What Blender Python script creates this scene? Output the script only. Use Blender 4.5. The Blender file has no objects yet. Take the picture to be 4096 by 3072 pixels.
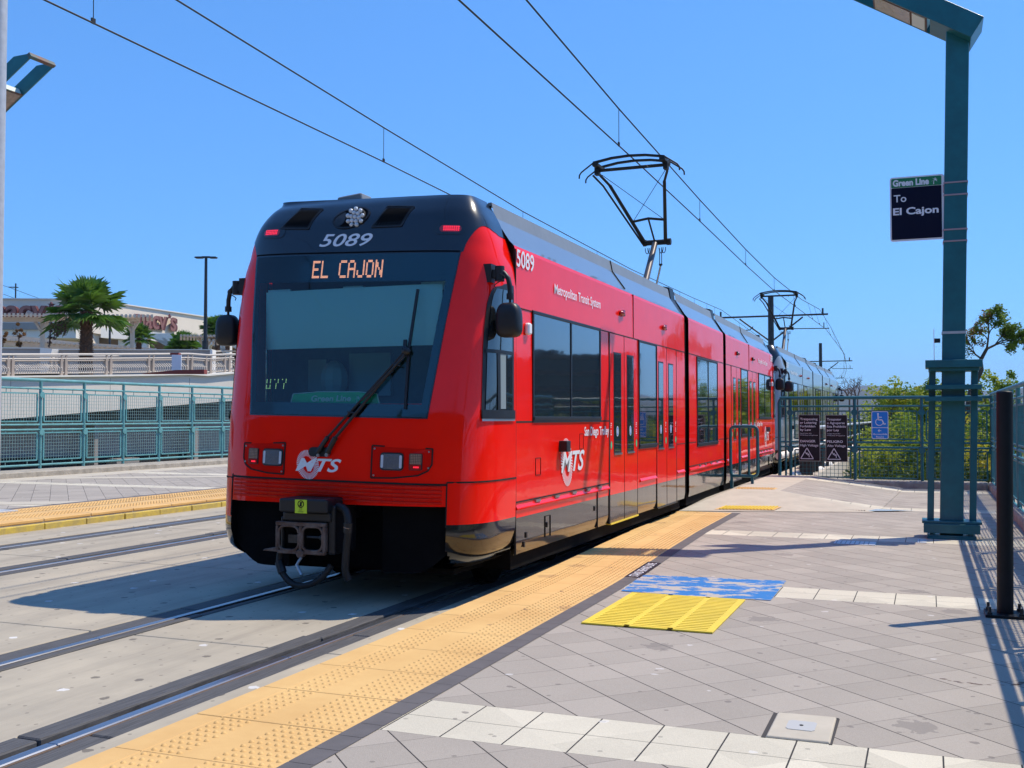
import bpy, math, random
from mathutils import Vector, Matrix
random.seed(7)
sc = bpy.context.scene
col = sc.collection
R = math.radians

# ------------------------------------------------------------------ camera, sky, sun
cam_d = bpy.data.cameras.new("camera"); cam = bpy.data.objects.new("camera", cam_d); col.objects.link(cam)
cam_d.sensor_width = 36; cam_d.lens = 36 * 4200 / 4096; cam_d.clip_end = 30000; cam_d.clip_start = 0.05
cam.location = (4.75, 0, 1.6); cam.rotation_euler = (R(90 + 1.8), 0, R(21.6))
sc.camera = cam
w = bpy.data.worlds.new("World"); sc.world = w; w.use_nodes = True
nt = w.node_tree; sky = nt.nodes.new("ShaderNodeTexSky"); sky.sky_type = 'NISHITA'; sky.sun_disc = False
SUN_EL, SUN_AZ = 58.0, 46.9
sky.sun_elevation = R(SUN_EL); sky.sun_rotation = R(SUN_AZ); sky.altitude = 0; sky.air_density = 1.0; sky.dust_density = 0.3; sky.ozone_density = 6.0
gm = nt.nodes.new("ShaderNodeGamma"); gm.inputs[1].default_value = .63; nt.links.new(sky.outputs[0], gm.inputs[0])
wb = nt.nodes.new("ShaderNodeMix"); wb.data_type = 'RGBA'; wb.blend_type = 'MULTIPLY'; wb.inputs[0].default_value = 1; wb.inputs[7].default_value = (.90, 1.88, 3.15, 1); wb.clamp_result = False
nt.links.new(gm.outputs[0], wb.inputs[6]); nt.links.new(wb.outputs[2], nt.nodes["Background"].inputs[0]); nt.nodes["Background"].inputs[1].default_value = 0.12
sd = bpy.data.lights.new("sun", 'SUN'); sd.energy = 5.0; sd.angle = R(0.53); sd.color = (1, .89, .72)
so = bpy.data.objects.new("sun", sd); col.objects.link(so)
sv = Vector((math.sin(R(SUN_AZ)) * math.cos(R(SUN_EL)), math.cos(R(SUN_AZ)) * math.cos(R(SUN_EL)), math.sin(R(SUN_EL))))
so.rotation_euler = sv.to_track_quat('Z', 'Y').to_euler(); so.location = (20, 20, 40)
sc.view_settings.view_transform = 'Standard'; sc.view_settings.look = 'None'; sc.view_settings.exposure = 0.0; sc.view_settings.gamma = 1
sc.cycles.max_bounces = 8; sc.cycles.transparent_max_bounces = 12

# ------------------------------------------------------------------ materials
M = {}
def mat(name, color, rough=.5, metal=0., coat=0., var=0., vscale=8., bump=0., bscale=40., spec=.5, col2=None, emit=None, es=0., detail=6., coord='Object', stretch=None, coat_r=.03):
    m = bpy.data.materials.new(name); m.use_nodes = True; n = m.node_tree; b = n.nodes["Principled BSDF"]
    b.inputs["Base Color"].default_value = (*color, 1); b.inputs["Roughness"].default_value = rough
    b.inputs["Metallic"].default_value = metal; b.inputs["Coat Weight"].default_value = coat; b.inputs["Coat Roughness"].default_value = coat_r
    b.inputs["Specular IOR Level"].default_value = spec
    if emit: b.inputs["Emission Color"].default_value = (*emit, 1); b.inputs["Emission Strength"].default_value = es
    tc = n.nodes.new("ShaderNodeTexCoord"); out = tc.outputs[coord]
    if stretch:
        mp = n.nodes.new("ShaderNodeMapping"); mp.inputs["Scale"].default_value = stretch; n.links.new(out, mp.inputs[0]); out = mp.outputs[0]
    if var or col2:
        t = n.nodes.new("ShaderNodeTexNoise"); t.inputs["Scale"].default_value = vscale; t.inputs["Detail"].default_value = detail; t.inputs["Roughness"].default_value = .65
        n.links.new(out, t.inputs[0])
        mx = n.nodes.new("ShaderNodeMix"); mx.data_type = 'RGBA'
        c2 = col2 if col2 else tuple(c * (1 - var) for c in color)
        c1 = color if col2 else tuple(min(1, c * (1 + var * .6)) for c in color)
        mx.inputs[6].default_value = (*c1, 1); mx.inputs[7].default_value = (*c2, 1)
        rp = n.nodes.new("ShaderNodeMapRange"); rp.inputs[1].default_value = .35; rp.inputs[2].default_value = .68
        n.links.new(t.outputs[0], rp.inputs[0]); n.links.new(rp.outputs[0], mx.inputs[0]); n.links.new(mx.outputs[2], b.inputs["Base Color"])
    if bump:
        t2 = n.nodes.new("ShaderNodeTexNoise"); t2.inputs["Scale"].default_value = bscale; t2.inputs["Detail"].default_value = 3; n.links.new(out, t2.inputs[0])
        bp = n.nodes.new("ShaderNodeBump"); bp.inputs["Distance"].default_value = bump; bp.inputs["Strength"].default_value = 1
        n.links.new(t2.outputs[0], bp.inputs["Height"]); n.links.new(bp.outputs[0], b.inputs["Normal"])
        if coat: n.links.new(bp.outputs[0], b.inputs["Coat Normal"])
    M[name] = m; return m
mat('red_paint', (.95, .008, .001), .38, coat=.66, bump=.005, bscale=1.3, spec=.03, var=.04, vscale=3)
mat('red_dark', (.66, .005, .001), .4, coat=.25, var=.05, vscale=6, spec=.05)
mat('silver_paint', (.25, .275, .285), .3, metal=.1, coat=.8, bump=.003, bscale=1.3, var=.06, vscale=3)
mat('black_gloss', (.006, .0055, .006), .12, coat=.7, bump=.004, bscale=1.6, spec=.5)
mat('black_mask', (.006, .008, .014), .25, coat=.6, spec=.5, var=.1, vscale=5)
mat('black_matte', (.004, .004, .0045), .9, spec=.1, var=.3, vscale=15)
mat('black_plastic', (.009, .0095, .012), .45, bump=.0008, bscale=200)
mat('rubber', (.008, .008, .009), .6, var=.3, vscale=20)
mat('underbody', (.006, .0055, .005), .9, spec=.1, var=.5, vscale=9)
mat('fairing_grey', (.16, .185, .205), .28, coat=.7, bump=.002, bscale=1.0, var=.05, vscale=2)
mat('fairing_lip', (.21, .225, .235), .45, coat=.1, var=.08, vscale=4)
mat('glass_dark', (.012, .016, .02), .04, coat=1., bump=.002, bscale=1.2, spec=.9)
mat('white_decal', (.8, .81, .82), .35)
mat('steel', (.45, .46, .48), .3, metal=.9, var=.15, vscale=10)
mat('steel_dark', (.05, .052, .055), .45, metal=.6, var=.4, vscale=12)
mat('chrome', (.75, .77, .8), .12, metal=1.)
mat('rust_steel', (.10, .045, .025), .65, metal=.4, col2=(.20, .16, .14), vscale=9)
mat('lens_clear', (.12, .13, .15), .1, metal=.2, coat=1., bump=.004, bscale=60)
mat('reflection_backdrop', (.05, .055, .055), .9, var=.1, vscale=.3)
mat('lens_led', (.55, .6, .66), .15, coat=1., bump=.004, bscale=60)  # pale LED lenses, and the painted glint on the headlight edges
mat('lens_amber', (.42, .25, .16), .25, coat=.8, bump=.006, bscale=90)
mat('led_red', (.7, .01, .02), .2, coat=1, emit=(1, .02, .05), es=1.6)
mat('lens_red', (.35, .01, .01), .2, coat=1)
mat('led_orange', (.9, .3, .15), .4, emit=(1, .30, .18), es=1.8)
mat('led_yellow', (.6, .7, .2), .4, emit=(.75, .9, .35), es=.6)
mat('blind', (.85, .88, .84), .8, emit=None)
mat('cab_inside', (.05, .085, .10), .8, var=.3, vscale=5)
mat('cab_trim', (.22, .28, .29), .6)
mat('placard_green', (.04, .62, .28), .5)
mat('label_yellow', (.55, .75, .03), .5)
mat('concrete_bed', (.46, .40, .30), .85, col2=(.37, .325, .25), vscale=1.1, bump=.0012, bscale=140, coord='Object')
mat('concrete', (.40, .37, .32), .85, var=.16, vscale=3, bump=.002, bscale=80)
mat('curb_concrete', (.36, .325, .27), .9, var=.3, vscale=5, bump=.004, bscale=50)
mat('ramp_concrete', (.50, .445, .355), .85, var=.1, vscale=3, bump=.001, bscale=120)
mat('rail_side', (.10, .06, .04), .7, var=.3, vscale=20)
mat('rail_head', (.30, .31, .34), .3, metal=.85, var=.2, vscale=4, stretch=(8, .3, 1))
mat('rail_rubber', (.10, .098, .10), .7, spec=.2, var=.45, vscale=10, stretch=(14, .35, 1), bump=.002, bscale=30)
mat('gap_dark', (.012, .01, .009), .95)
mat('tactile', (.71, .45, .17), .75, col2=(.62, .37, .13), vscale=1.8, bump=.0008, bscale=150)
mat('tactile_yellow', (.78, .58, .05), .6, var=.1, vscale=4)
mat('tactile_face', (.62, .47, .08), .8, col2=(.42, .33, .12), vscale=7, bump=.004, bscale=25)
mat('dark_strip', (.115, .105, .105), .8, var=.12, vscale=6, bump=.001, bscale=160)
mat('joint', (.055, .05, .048), .95)
mat('teal_paint', (.006, .125, .15), .42, var=.18, vscale=5, coat=.2, bump=.0008, bscale=60)
mat('teal_light', (.12, .33, .34), .5, var=.2, vscale=4)
mat('mesh_wire', (.22, .36, .35), .5, var=.2, vscale=4)
mat('teal_faded', (.045, .22, .25), .5, var=.25, vscale=3)
mat('rust_teal', (.05, .12, .12), .6, col2=(.18, .06, .03), vscale=4)
mat('bollard_black', (.006, .006, .009), .5, spec=.3, var=.3, vscale=10)
mat('sign_navy', (.004, .005, .022), .5, spec=.15)
mat('sign_green', (.01, .19, .07), .4)
mat('sign_black', (.022, .018, .022), .6, var=.3, vscale=8, spec=.2)
mat('sign_text', (.75, .73, .76), .5)
mat('sign_blue', (.006, .21, .66), .4)
mat('sign_white', (.78, .80, .84), .4)
mat('aluminium', (.5, .5, .52), .35, metal=.7)
mat('galvanised', (.52, .53, .54), .5, metal=.3, var=.12, vscale=8)
mat('lower_arm_grey', (.14, .12, .115), .4, metal=.4)
mat('wire', (.008, .008, .008), .6)
mat('bracket_pink', (.42, .30, .32), .5, metal=.3)
mat('lamp_glass', (.28, .2, .16), .25, coat=.5, col2=(.16, .12, .10), vscale=12)
mat('lamp_box', (.62, .74, .68), .6)
mat('stucco', (.80, .70, .57), .9, var=.05, vscale=.7)
mat('stucco_white', (.78, .74, .66), .9, var=.05, vscale=.5)
mat('stucco_grey', (.33, .31, .29), .9, var=.05, vscale=.8)  # grey holds the shade of the parapet and the store band
mat('retaining', (.66, .62, .55), .9, var=.05, vscale=.4)
mat('garage_grey', (.30, .27, .25), .9, var=.12, vscale=.5)
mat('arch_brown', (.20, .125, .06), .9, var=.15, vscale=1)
mat('garage_black', (.01, .01, .012), .9)  # black stands in for shade in the openings and under the ramp
mat('letter_maroon', (.12, .03, .03), .6)
mat('letter_face', (.27, .12, .10), .55)
mat('pergola_cream', (.62, .52, .40), .8, var=.06, vscale=1.5)
mat('baluster', (.38, .31, .25), .6, var=.06, vscale=3)
mat('baluster_light', (.56, .50, .43), .5)
mat('red_tile', (.25, .05, .04), .8)
mat('bark', (.10, .07, .05), .9, var=.4, vscale=8, bump=.02, bscale=12)
mat('palm_bark', (.16, .09, .055), .95, var=.5, vscale=9, bump=.02, bscale=20)
mat('dead_frond', (.13, .075, .05), .9, var=.4, vscale=5)
mat('palm_green', (.11, .22, .03), .45, var=.45, vscale=1.3, spec=.6)
mat('leaf_green', (.26, .36, .04), .6, spec=.15, col2=(.10, .17, .025), vscale=.9)
mat('leaf_light', (.46, .50, .055), .6, spec=.15, col2=(.20, .28, .035), vscale=.9)
mat('leaf_yellow', (.55, .46, .04), .6, spec=.15, col2=(.32, .34, .04), vscale=.9)
mat('leaf_dark', (.09, .14, .025), .6, spec=.15, col2=(.03, .055, .015), vscale=.9)
mat('leaf_autumn', (.30, .15, .05), .7, spec=.15, col2=(.18, .10, .04), vscale=2)
mat('twig', (.13, .09, .075), .9)
mat('scrub', (.16, .17, .06), .9, col2=(.26, .21, .12), vscale=.25)
mat('dirt', (.34, .27, .19), .95, col2=(.22, .2, .1), vscale=.4)
mat('hill', (.035, .045, .03), .95, col2=(.08, .075, .06), vscale=.004)
mat('office_glass', (.02, .02, .022), .15, spec=.6)
mat('office_wall', (.08, .075, .075), .7)
mat('water_patch', (.55, .6, .62), .15)
mat('label_grey', (.44, .44, .43), .7)

def glass_tint(name, color, gl=.06):
    m = bpy.data.materials.new(name); m.use_nodes = True; n = m.node_tree; n.nodes.clear()
    o = n.nodes.new("ShaderNodeOutputMaterial"); t = n.nodes.new("ShaderNodeBsdfTransparent"); t.inputs[0].default_value = (*color, 1)
    g = n.nodes.new("ShaderNodeBsdfGlossy"); g.inputs["Roughness"].default_value = .03
    f = n.nodes.new("ShaderNodeFresnel"); f.inputs[0].default_value = 1.6; mx = n.nodes.new("ShaderNodeMixShader")
    n.links.new(f.outputs[0], mx.inputs[0]); n.links.new(t.outputs[0], mx.inputs[1]); n.links.new(g.outputs[0], mx.inputs[2]); n.links.new(mx.outputs[0], o.inputs[0])
    M[name] = m
def leafy(name):
    n = M[name].node_tree; b = n.nodes["Principled BSDF"]; t_ = n.nodes.new("ShaderNodeBsdfTranslucent"); mx = n.nodes.new("ShaderNodeMixShader"); mx.inputs[0].default_value = .35
    if b.inputs["Base Color"].links: n.links.new(b.inputs["Base Color"].links[0].from_socket, t_.inputs[0])
    n.links.new(b.outputs[0], mx.inputs[1]); n.links.new(t_.outputs[0], mx.inputs[2]); n.links.new(mx.outputs[0], n.nodes["Material Output"].inputs[0])
for k_ in ('leaf_green', 'leaf_light', 'leaf_yellow', 'leaf_dark', 'leaf_autumn', 'palm_green'): leafy(k_)
glass_tint('windshield_glass', (.56, .95, .98))
def nlink(n, a, b): n.links.new(a, b)
def math_node(n, op, a, b=None, c=None):
    x = n.nodes.new("ShaderNodeMath"); x.operation = op
    for i, v in enumerate((a, b, c)):
        if v is None: continue
        if isinstance(v, (int, float)): x.inputs[i].default_value = v
        else: n.links.new(v, x.inputs[i])
    return x.outputs[0]
def paver_material():
    m = bpy.data.materials.new('pavers'); m.use_nodes = True; n = m.node_tree; b = n.nodes["Principled BSDF"]; b.inputs["Roughness"].default_value = .8
    tc = n.nodes.new("ShaderNodeTexCoord"); sp = n.nodes.new("ShaderNodeSeparateXYZ"); n.links.new(tc.outputs['Object'], sp.inputs[0])
    x, y = sp.outputs[0], sp.outputs[1]; S = .431
    a = math_node(n, 'DIVIDE', math_node(n, 'SUBTRACT', math_node(n, 'ADD', x, y), 7.62), S)      # strong joints
    c = math_node(n, 'DIVIDE', math_node(n, 'SUBTRACT', math_node(n, 'SUBTRACT', y, x), 1.69), S)
    # band squares
    ax = math_node(n, 'DIVIDE', math_node(n, 'SUBTRACT', x, 2.37), .303)
    ym = math_node(n, 'SUBTRACT', y, 4.35); yb = math_node(n, 'MODULO', math_node(n, 'ADD', ym, 43.4), 4.34)
    inband = math_node(n, 'LESS_THAN', yb, .55)
    ay = math_node(n, 'DIVIDE', yb, .275)
    border = math_node(n, 'GREATER_THAN', x, 5.32)
    def edge(v, w):
        f = math_node(n, 'FRACT', v); d = math_node(n, 'ABSOLUTE', math_node(n, 'SUBTRACT', f, .5)); return math_node(n, 'GREATER_THAN', d, .5 - w)
    j1 = math_node(n, 'MAXIMUM', edge(a, .011), math_node(n, 'MULTIPLY', edge(c, .007), .45))
    j2 = math_node(n, 'MAXIMUM', edge(ax, .012), math_node(n, 'MULTIPLY', edge(ay, .009), .8))
    mixj = n.nodes.new("ShaderNodeMix"); n.links.new(inband, mixj.inputs[0]); n.links.new(j1, mixj.inputs[2]); n.links.new(j2, mixj.inputs[3])
    # per paver tone
    ca = n.nodes.new("ShaderNodeCombineXYZ"); n.links.new(math_node(n, 'FLOOR', a), ca.inputs[0]); n.links.new(math_node(n, 'FLOOR', c), ca.inputs[1])
    wn = n.nodes.new("ShaderNodeTexWhiteNoise"); wn.noise_dimensions = '2D'; n.links.new(ca.outputs[0], wn.inputs[0])
    nz = n.nodes.new("ShaderNodeTexNoise"); nz.inputs["Scale"].default_value = 230; nz.inputs["Detail"].default_value = 2; n.links.new(tc.outputs['Object'], nz.inputs[0])
    nb = n.nodes.new("ShaderNodeTexNoise"); nb.inputs["Scale"].default_value = 1.2; nb.inputs["Detail"].default_value = 5; n.links.new(tc.outputs['Object'], nb.inputs[0])
    tone = math_node(n, 'ADD', math_node(n, 'MULTIPLY', wn.outputs[0], .20), math_node(n, 'ADD', math_node(n, 'MULTIPLY', nz.outputs[0], .55), math_node(n, 'MULTIPLY', nb.outputs[0], .3)))
    tone = math_node(n, 'ADD', tone, .50)
    mc = n.nodes.new("ShaderNodeMix"); mc.data_type = 'RGBA'; mc.inputs[6].default_value = (.345, .302, .252, 1); mc.inputs[7].default_value = (.56, .51, .40, 1); n.links.new(inband, mc.inputs[0])
    vm = n.nodes.new("ShaderNodeVectorMath"); vm.operation = 'SCALE'; n.links.new(mc.outputs[2], vm.inputs[0]); n.links.new(tone, vm.inputs[3])
    # stains
    vo = n.nodes.new("ShaderNodeTexVoronoi"); vo.voronoi_dimensions = '2D'; vo.inputs["Scale"].default_value = 2.3; n.links.new(tc.outputs['Object'], vo.inputs[0])
    st = math_node(n, 'LESS_THAN', vo.outputs["Distance"], .028)
    jm = math_node(n, 'MAXIMUM', mixj.outputs[0], math_node(n, 'MULTIPLY', st, .35))
    mj = n.nodes.new("ShaderNodeMix"); mj.data_type = 'RGBA'; mj.inputs[7].default_value = (.025, .022, .02, 1); n.links.new(jm, mj.inputs[0]); n.links.new(vm.outputs[0], mj.inputs[6])
    n.links.new(mj.outputs[2], b.inputs["Base Color"])
    bp = n.nodes.new("ShaderNodeBump"); bp.inputs["Distance"].default_value = .003
    h = math_node(n, 'SUBTRACT', math_node(n, 'MULTIPLY', nz.outputs[0], .5), mixj.outputs[0]); n.links.new(h, bp.inputs["Height"]); n.links.new(bp.outputs[0], b.inputs["Normal"])
    M['pavers'] = m
paver_material()
def speck_concrete():
    m = M['concrete_bed']; n = m.node_tree; b = n.nodes["Principled BSDF"]
    src = b.inputs["Base Color"].links[0].from_socket
    tc = n.nodes.new("ShaderNodeTexCoord")
    for sc_, th, colr, k in ((1.6, .045, (.10, .085, .07), .75), (1.1, .035, (.8, .8, .8), .6), (4.5, .05, (.12, .1, .08), .5)):
        vo = n.nodes.new("ShaderNodeTexVoronoi"); vo.voronoi_dimensions = '2D'; vo.inputs["Scale"].default_value = sc_; n.links.new(tc.outputs['Object'], vo.inputs[0])
        no = n.nodes.new("ShaderNodeTexNoise"); no.inputs["Scale"].default_value = 30; n.links.new(tc.outputs['Object'], no.inputs[0])
        d = math_node(n, 'ADD', vo.outputs["Distance"], math_node(n, 'MULTIPLY', math_node(n, 'SUBTRACT', no.outputs[0], .5), .06))
        f = math_node(n, 'MULTIPLY', math_node(n, 'LESS_THAN', d, th), k)
        mx = n.nodes.new("ShaderNodeMix"); mx.data_type = 'RGBA'; mx.inputs[7].default_value = (*colr, 1); n.links.new(f, mx.inputs[0]); n.links.new(src, mx.inputs[6]); src = mx.outputs[2]
    mp = n.nodes.new("ShaderNodeMapping"); mp.inputs["Scale"].default_value = (2.6, .22, 1); n.links.new(tc.outputs['Object'], mp.inputs[0])
    no = n.nodes.new("ShaderNodeTexNoise"); no.inputs["Scale"].default_value = 1; no.inputs["Detail"].default_value = 7; no.inputs["Roughness"].default_value = .7; n.links.new(mp.outputs[0], no.inputs[0])
    rp = n.nodes.new("ShaderNodeMapRange"); rp.inputs[1].default_value = .45; rp.inputs[2].default_value = .75; rp.inputs[4].default_value = .55; n.links.new(no.outputs[0], rp.inputs[0])
    mx = n.nodes.new("ShaderNodeMix"); mx.data_type = 'RGBA'; mx.inputs[7].default_value = (.17, .145, .12, 1); n.links.new(rp.outputs[0], mx.inputs[0]); n.links.new(src, mx.inputs[6]); src = mx.outputs[2]
    n.links.new(src, b.inputs["Base Color"])
speck_concrete()
def dirty(name, spots, streak=None):
    n = M[name].node_tree; b = n.nodes["Principled BSDF"]; src = b.inputs["Base Color"].links[0].from_socket; tc = n.nodes.new("ShaderNodeTexCoord")
    for sc_, th, colr, k, thr in spots:
        vo = n.nodes.new("ShaderNodeTexVoronoi"); vo.voronoi_dimensions = '2D'; vo.inputs["Scale"].default_value = sc_; n.links.new(tc.outputs['Object'], vo.inputs[0])
        no = n.nodes.new("ShaderNodeTexNoise"); no.inputs["Scale"].default_value = 22; n.links.new(tc.outputs['Object'], no.inputs[0])
        d = math_node(n, 'ADD', vo.outputs["Distance"], math_node(n, 'MULTIPLY', math_node(n, 'SUBTRACT', no.outputs[0], .5), .16)); f = math_node(n, 'MULTIPLY', math_node(n, 'LESS_THAN', d, th), k)
        sc2 = n.nodes.new("ShaderNodeSeparateColor"); n.links.new(vo.outputs["Color"], sc2.inputs[0]); f = math_node(n, 'MULTIPLY', f, math_node(n, 'GREATER_THAN', sc2.outputs[0], thr))
        mx = n.nodes.new("ShaderNodeMix"); mx.data_type = 'RGBA'; mx.inputs[7].default_value = (*colr, 1); n.links.new(f, mx.inputs[0]); n.links.new(src, mx.inputs[6]); src = mx.outputs[2]
    n.links.new(src, b.inputs["Base Color"])
dirty('tactile', ((1.2, .11, (.42, .24, .10), .6, .55), (3.1, .07, (.30, .17, .08), .7, .75)))
dirty('pavers', ((.8, .08, (.16, .14, .125), .5, .5), (2.7, .05, (.70, .68, .66), .5, .8), (3.4, .05, (.13, .11, .10), .6, .75)))
for nm in ('red_paint', 'silver_paint'):
    n = M[nm].node_tree; b = n.nodes["Principled BSDF"]; tc = n.nodes.new("ShaderNodeTexCoord"); mp = n.nodes.new("ShaderNodeMapping"); mp.inputs["Scale"].default_value = (6, 6, .7); n.links.new(tc.outputs['Object'], mp.inputs[0])
    no = n.nodes.new("ShaderNodeTexNoise"); no.inputs["Scale"].default_value = 1.6; no.inputs["Detail"].default_value = 8; n.links.new(mp.outputs[0], no.inputs[0])
    rp = n.nodes.new("ShaderNodeMapRange"); rp.inputs[1].default_value = .4; rp.inputs[2].default_value = .7; rp.inputs[3].default_value = .02; rp.inputs[4].default_value = .10; n.links.new(no.outputs[0], rp.inputs[0]); n.links.new(rp.outputs[0], b.inputs["Coat Roughness"])
def peel_material():
    m = bpy.data.materials.new('blue_peeling'); m.use_nodes = True; n = m.node_tree; b = n.nodes["Principled BSDF"]; b.inputs["Roughness"].default_value = .6
    tc = n.nodes.new("ShaderNodeTexCoord"); mp = n.nodes.new("ShaderNodeMapping"); mp.inputs["Scale"].default_value = (.8, 1.7, 1); mp.inputs["Rotation"].default_value = (0, 0, .15); n.links.new(tc.outputs['Object'], mp.inputs[0])
    t = n.nodes.new("ShaderNodeTexNoise"); t.inputs["Scale"].default_value = 5; t.inputs["Detail"].default_value = 12; t.inputs["Roughness"].default_value = .68; n.links.new(mp.outputs[0], t.inputs[0])
    f = math_node(n, 'GREATER_THAN', t.outputs[0], .525)
    mx = n.nodes.new("ShaderNodeMix"); mx.data_type = 'RGBA'; mx.inputs[6].default_value = (.012, .17, .47, 1); mx.inputs[7].default_value = (.46, .42, .36, 1)
    n.links.new(f, mx.inputs[0]); n.links.new(mx.outputs[2], b.inputs["Base Color"]); M['blue_peeling'] = m
peel_material()

# ------------------------------------------------------------------ mesh builder
def text_data(s, bold=0., shear=0., extrude=0.):
    c = bpy.data.curves.new("t", 'FONT'); c.body = s; c.size = 1; c.offset = bold; c.shear = shear; c.extrude = extrude; c.resolution_u = 4
    o = bpy.data.objects.new("t", c); col.objects.link(o)
    dg = bpy.context.evaluated_depsgraph_get(); me = bpy.data.meshes.new_from_object(o.evaluated_get(dg))
    vs = [v.co.copy() for v in me.vertices]; fs = [tuple(p.vertices) for p in me.polygons]
    bpy.data.objects.remove(o); bpy.data.curves.remove(c); bpy.data.meshes.remove(me)
    x0 = min(v.x for v in vs); x1 = max(v.x for v in vs); y0 = min(v.y for v in vs); y1 = max(v.y for v in vs)
    return [((v.x - x0) / (x1 - x0), (v.y - y0) / (y1 - y0), v.z) for v in vs], fs
class MB:
    def __init__(s, m=None): s.v = []; s.f = []; s.mi = []; s.m = m; s.mats = []
    def _m(s):
        if s.m not in s.mats: s.mats.append(s.m)
        return s.mats.index(s.m)
    def add(s, vs, fs):
        k = len(s.v); s.v += [tuple(v) for v in vs]; i = s._m()
        for f in fs: s.f.append(tuple(k + a for a in f)); s.mi.append(i)
    def bb(s, x0, x1, y0, y1, z0, z1):
        s.add([(x0, y0, z0), (x1, y0, z0), (x1, y1, z0), (x0, y1, z0), (x0, y0, z1), (x1, y0, z1), (x1, y1, z1), (x0, y1, z1)],
              [(3, 2, 1, 0), (4, 5, 6, 7), (0, 1, 5, 4), (1, 2, 6, 5), (2, 3, 7, 6), (3, 0, 4, 7)])
    def beam(s, p0, p1, wdt, hgt, up=(0, 0, 1)):
        p0 = Vector(p0); p1 = Vector(p1); d = (p1 - p0).normalized(); u = Vector(up)
        if abs(d.dot(u)) > .98: u = Vector((0, 1, 0))
        r = d.cross(u).normalized(); u = r.cross(d)
        q = [p + r * a * wdt / 2 + u * b * hgt / 2 for p in (p0, p1) for a, b in ((-1, -1), (1, -1), (1, 1), (-1, 1))]
        s.add(q, [(0, 1, 2, 3), (7, 6, 5, 4), (0, 4, 5, 1), (1, 5, 6, 2), (2, 6, 7, 3), (3, 7, 4, 0)])
    def tube(s, pts, r, n=8, r1=None, cap=True):
        pts = [Vector(p) for p in pts]; N = len(pts); vs = []; fs = []; pr = None
        for i, p in enumerate(pts):
            d = (pts[min(i + 1, N - 1)] - pts[max(i - 1, 0)]).normalized()
            if pr is None:
                u = Vector((0, 0, 1)) if abs(d.z) < .9 else Vector((1, 0, 0)); a = d.cross(u).normalized()
            else: a = (pr - d * pr.dot(d)).normalized()
            pr = a; b = d.cross(a); rr = r if r1 is None else r + (r1 - r) * i / (N - 1)
            for k in range(n): t = 2 * math.pi * k / n; vs.append(p + (a * math.cos(t) + b * math.sin(t)) * rr)
        for i in range(N - 1):
            for k in range(n): fs.append((i * n + k, i * n + (k + 1) % n, (i + 1) * n + (k + 1) % n, (i + 1) * n + k))
        if cap: fs.append(tuple(range(n - 1, -1, -1))); fs.append(tuple((N - 1) * n + k for k in range(n)))
        s.add(vs, fs)
    def prism(s, poly, fn, d0, d1):                      # poly of (a,b); fn(a,b,d) -> point
        n = len(poly); vs = [fn(a, b, d0) for a, b in poly] + [fn(a, b, d1) for a, b in poly]
        s.add(vs, [tuple(range(n - 1, -1, -1)), tuple(range(n, 2 * n))] + [(i, (i + 1) % n, n + (i + 1) % n, n + i) for i in range(n)])
    def grid(s, fn, nu, nv, skip=None):
        vs = [fn(i / nu, j / nv) for j in range(nv + 1) for i in range(nu + 1)]
        fs = [(j * (nu + 1) + i, j * (nu + 1) + i + 1, (j + 1) * (nu + 1) + i + 1, (j + 1) * (nu + 1) + i) for j in range(nv) for i in range(nu) if not (skip and skip((i + .5) / nu, (j + .5) / nv))]
        s.add(vs, fs)
    def text(s, t, fn, bold=0., shear=0., extrude=0.):   # fn(u,v,w) with u,v in 0..1
        vs, fs = text_data(t, bold, shear, extrude); s.add([fn(*v) for v in vs], fs)
    def disk(s, c, nrm, r, th, n=20):
        c = Vector(c); nrm = Vector(nrm).normalized(); s.tube([c - nrm * th / 2, c + nrm * th / 2], r, n)
    def ball(s, c, r, n=10, sz=(1, 1, 1)):
        s.grid(lambda u, v: (c[0] + r * sz[0] * math.sin(math.pi * v) * math.cos(2 * math.pi * u), c[1] + r * sz[1] * math.sin(math.pi * v) * math.sin(2 * math.pi * u), c[2] + r * sz[2] * math.cos(math.pi * v)), n, n)
    def build(s, name, parent=None, smooth=False, bevel=0., bseg=1, local=False, loc=None):
        if parent is not None and not local:
            o_ = parent; off = Vector((0, 0, 0))
            while o_ is not None: off += Vector(o_.location); o_ = o_.parent
            vs = [(a - off.x, b - off.y, c - off.z) for a, b, c in s.v]
        else: vs = s.v
        me = bpy.data.meshes.new(name); me.from_pydata(vs, [], s.f); me.update()
        for m in s.mats: me.materials.append(M[m])
        me.polygons.foreach_set('material_index', s.mi)
        o = bpy.data.objects.new(name, me); col.objects.link(o)
        if parent is not None: o.parent = parent
        if loc: o.location = loc
        if smooth:
            me.polygons.foreach_set('use_smooth', [True] * len(me.polygons))
            if smooth != 'all': me.set_sharp_from_angle(angle=R(smooth if smooth is not True else 38))
        if bevel:
            b = o.modifiers.new("bevel", 'BEVEL'); b.width = bevel; b.segments = bseg; b.limit_method = 'ANGLE'; b.angle_limit = R(40)
        return o
def tag(o, label, cat=None, group=None, kind=None):
    if label: o['label'] = label
    if cat: o['category'] = cat
    if group: o['group'] = group
    if kind: o['kind'] = kind
    return o
def thing(name, label, cat, loc=(0, 0, 0), group=None):
    o = bpy.data.objects.new(name, None); col.objects.link(o); o.location = loc; o.empty_display_size = .2
    return tag(o, label, cat, group)
def copy_tree(o, parent=None):
    c = o.copy(); col.objects.link(c); c.parent = parent
    for ch in list(o.children): copy_tree(ch, c)
    return c
def lerp(tbl, z):
    if z <= tbl[0][0]: return tbl[0][1]
    for (a, b), (c, d) in zip(tbl, tbl[1:]):
        if z <= c:
            t = (z - a) / (c - a); return b + (d - b) * t
    return tbl[-1][1]
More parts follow.
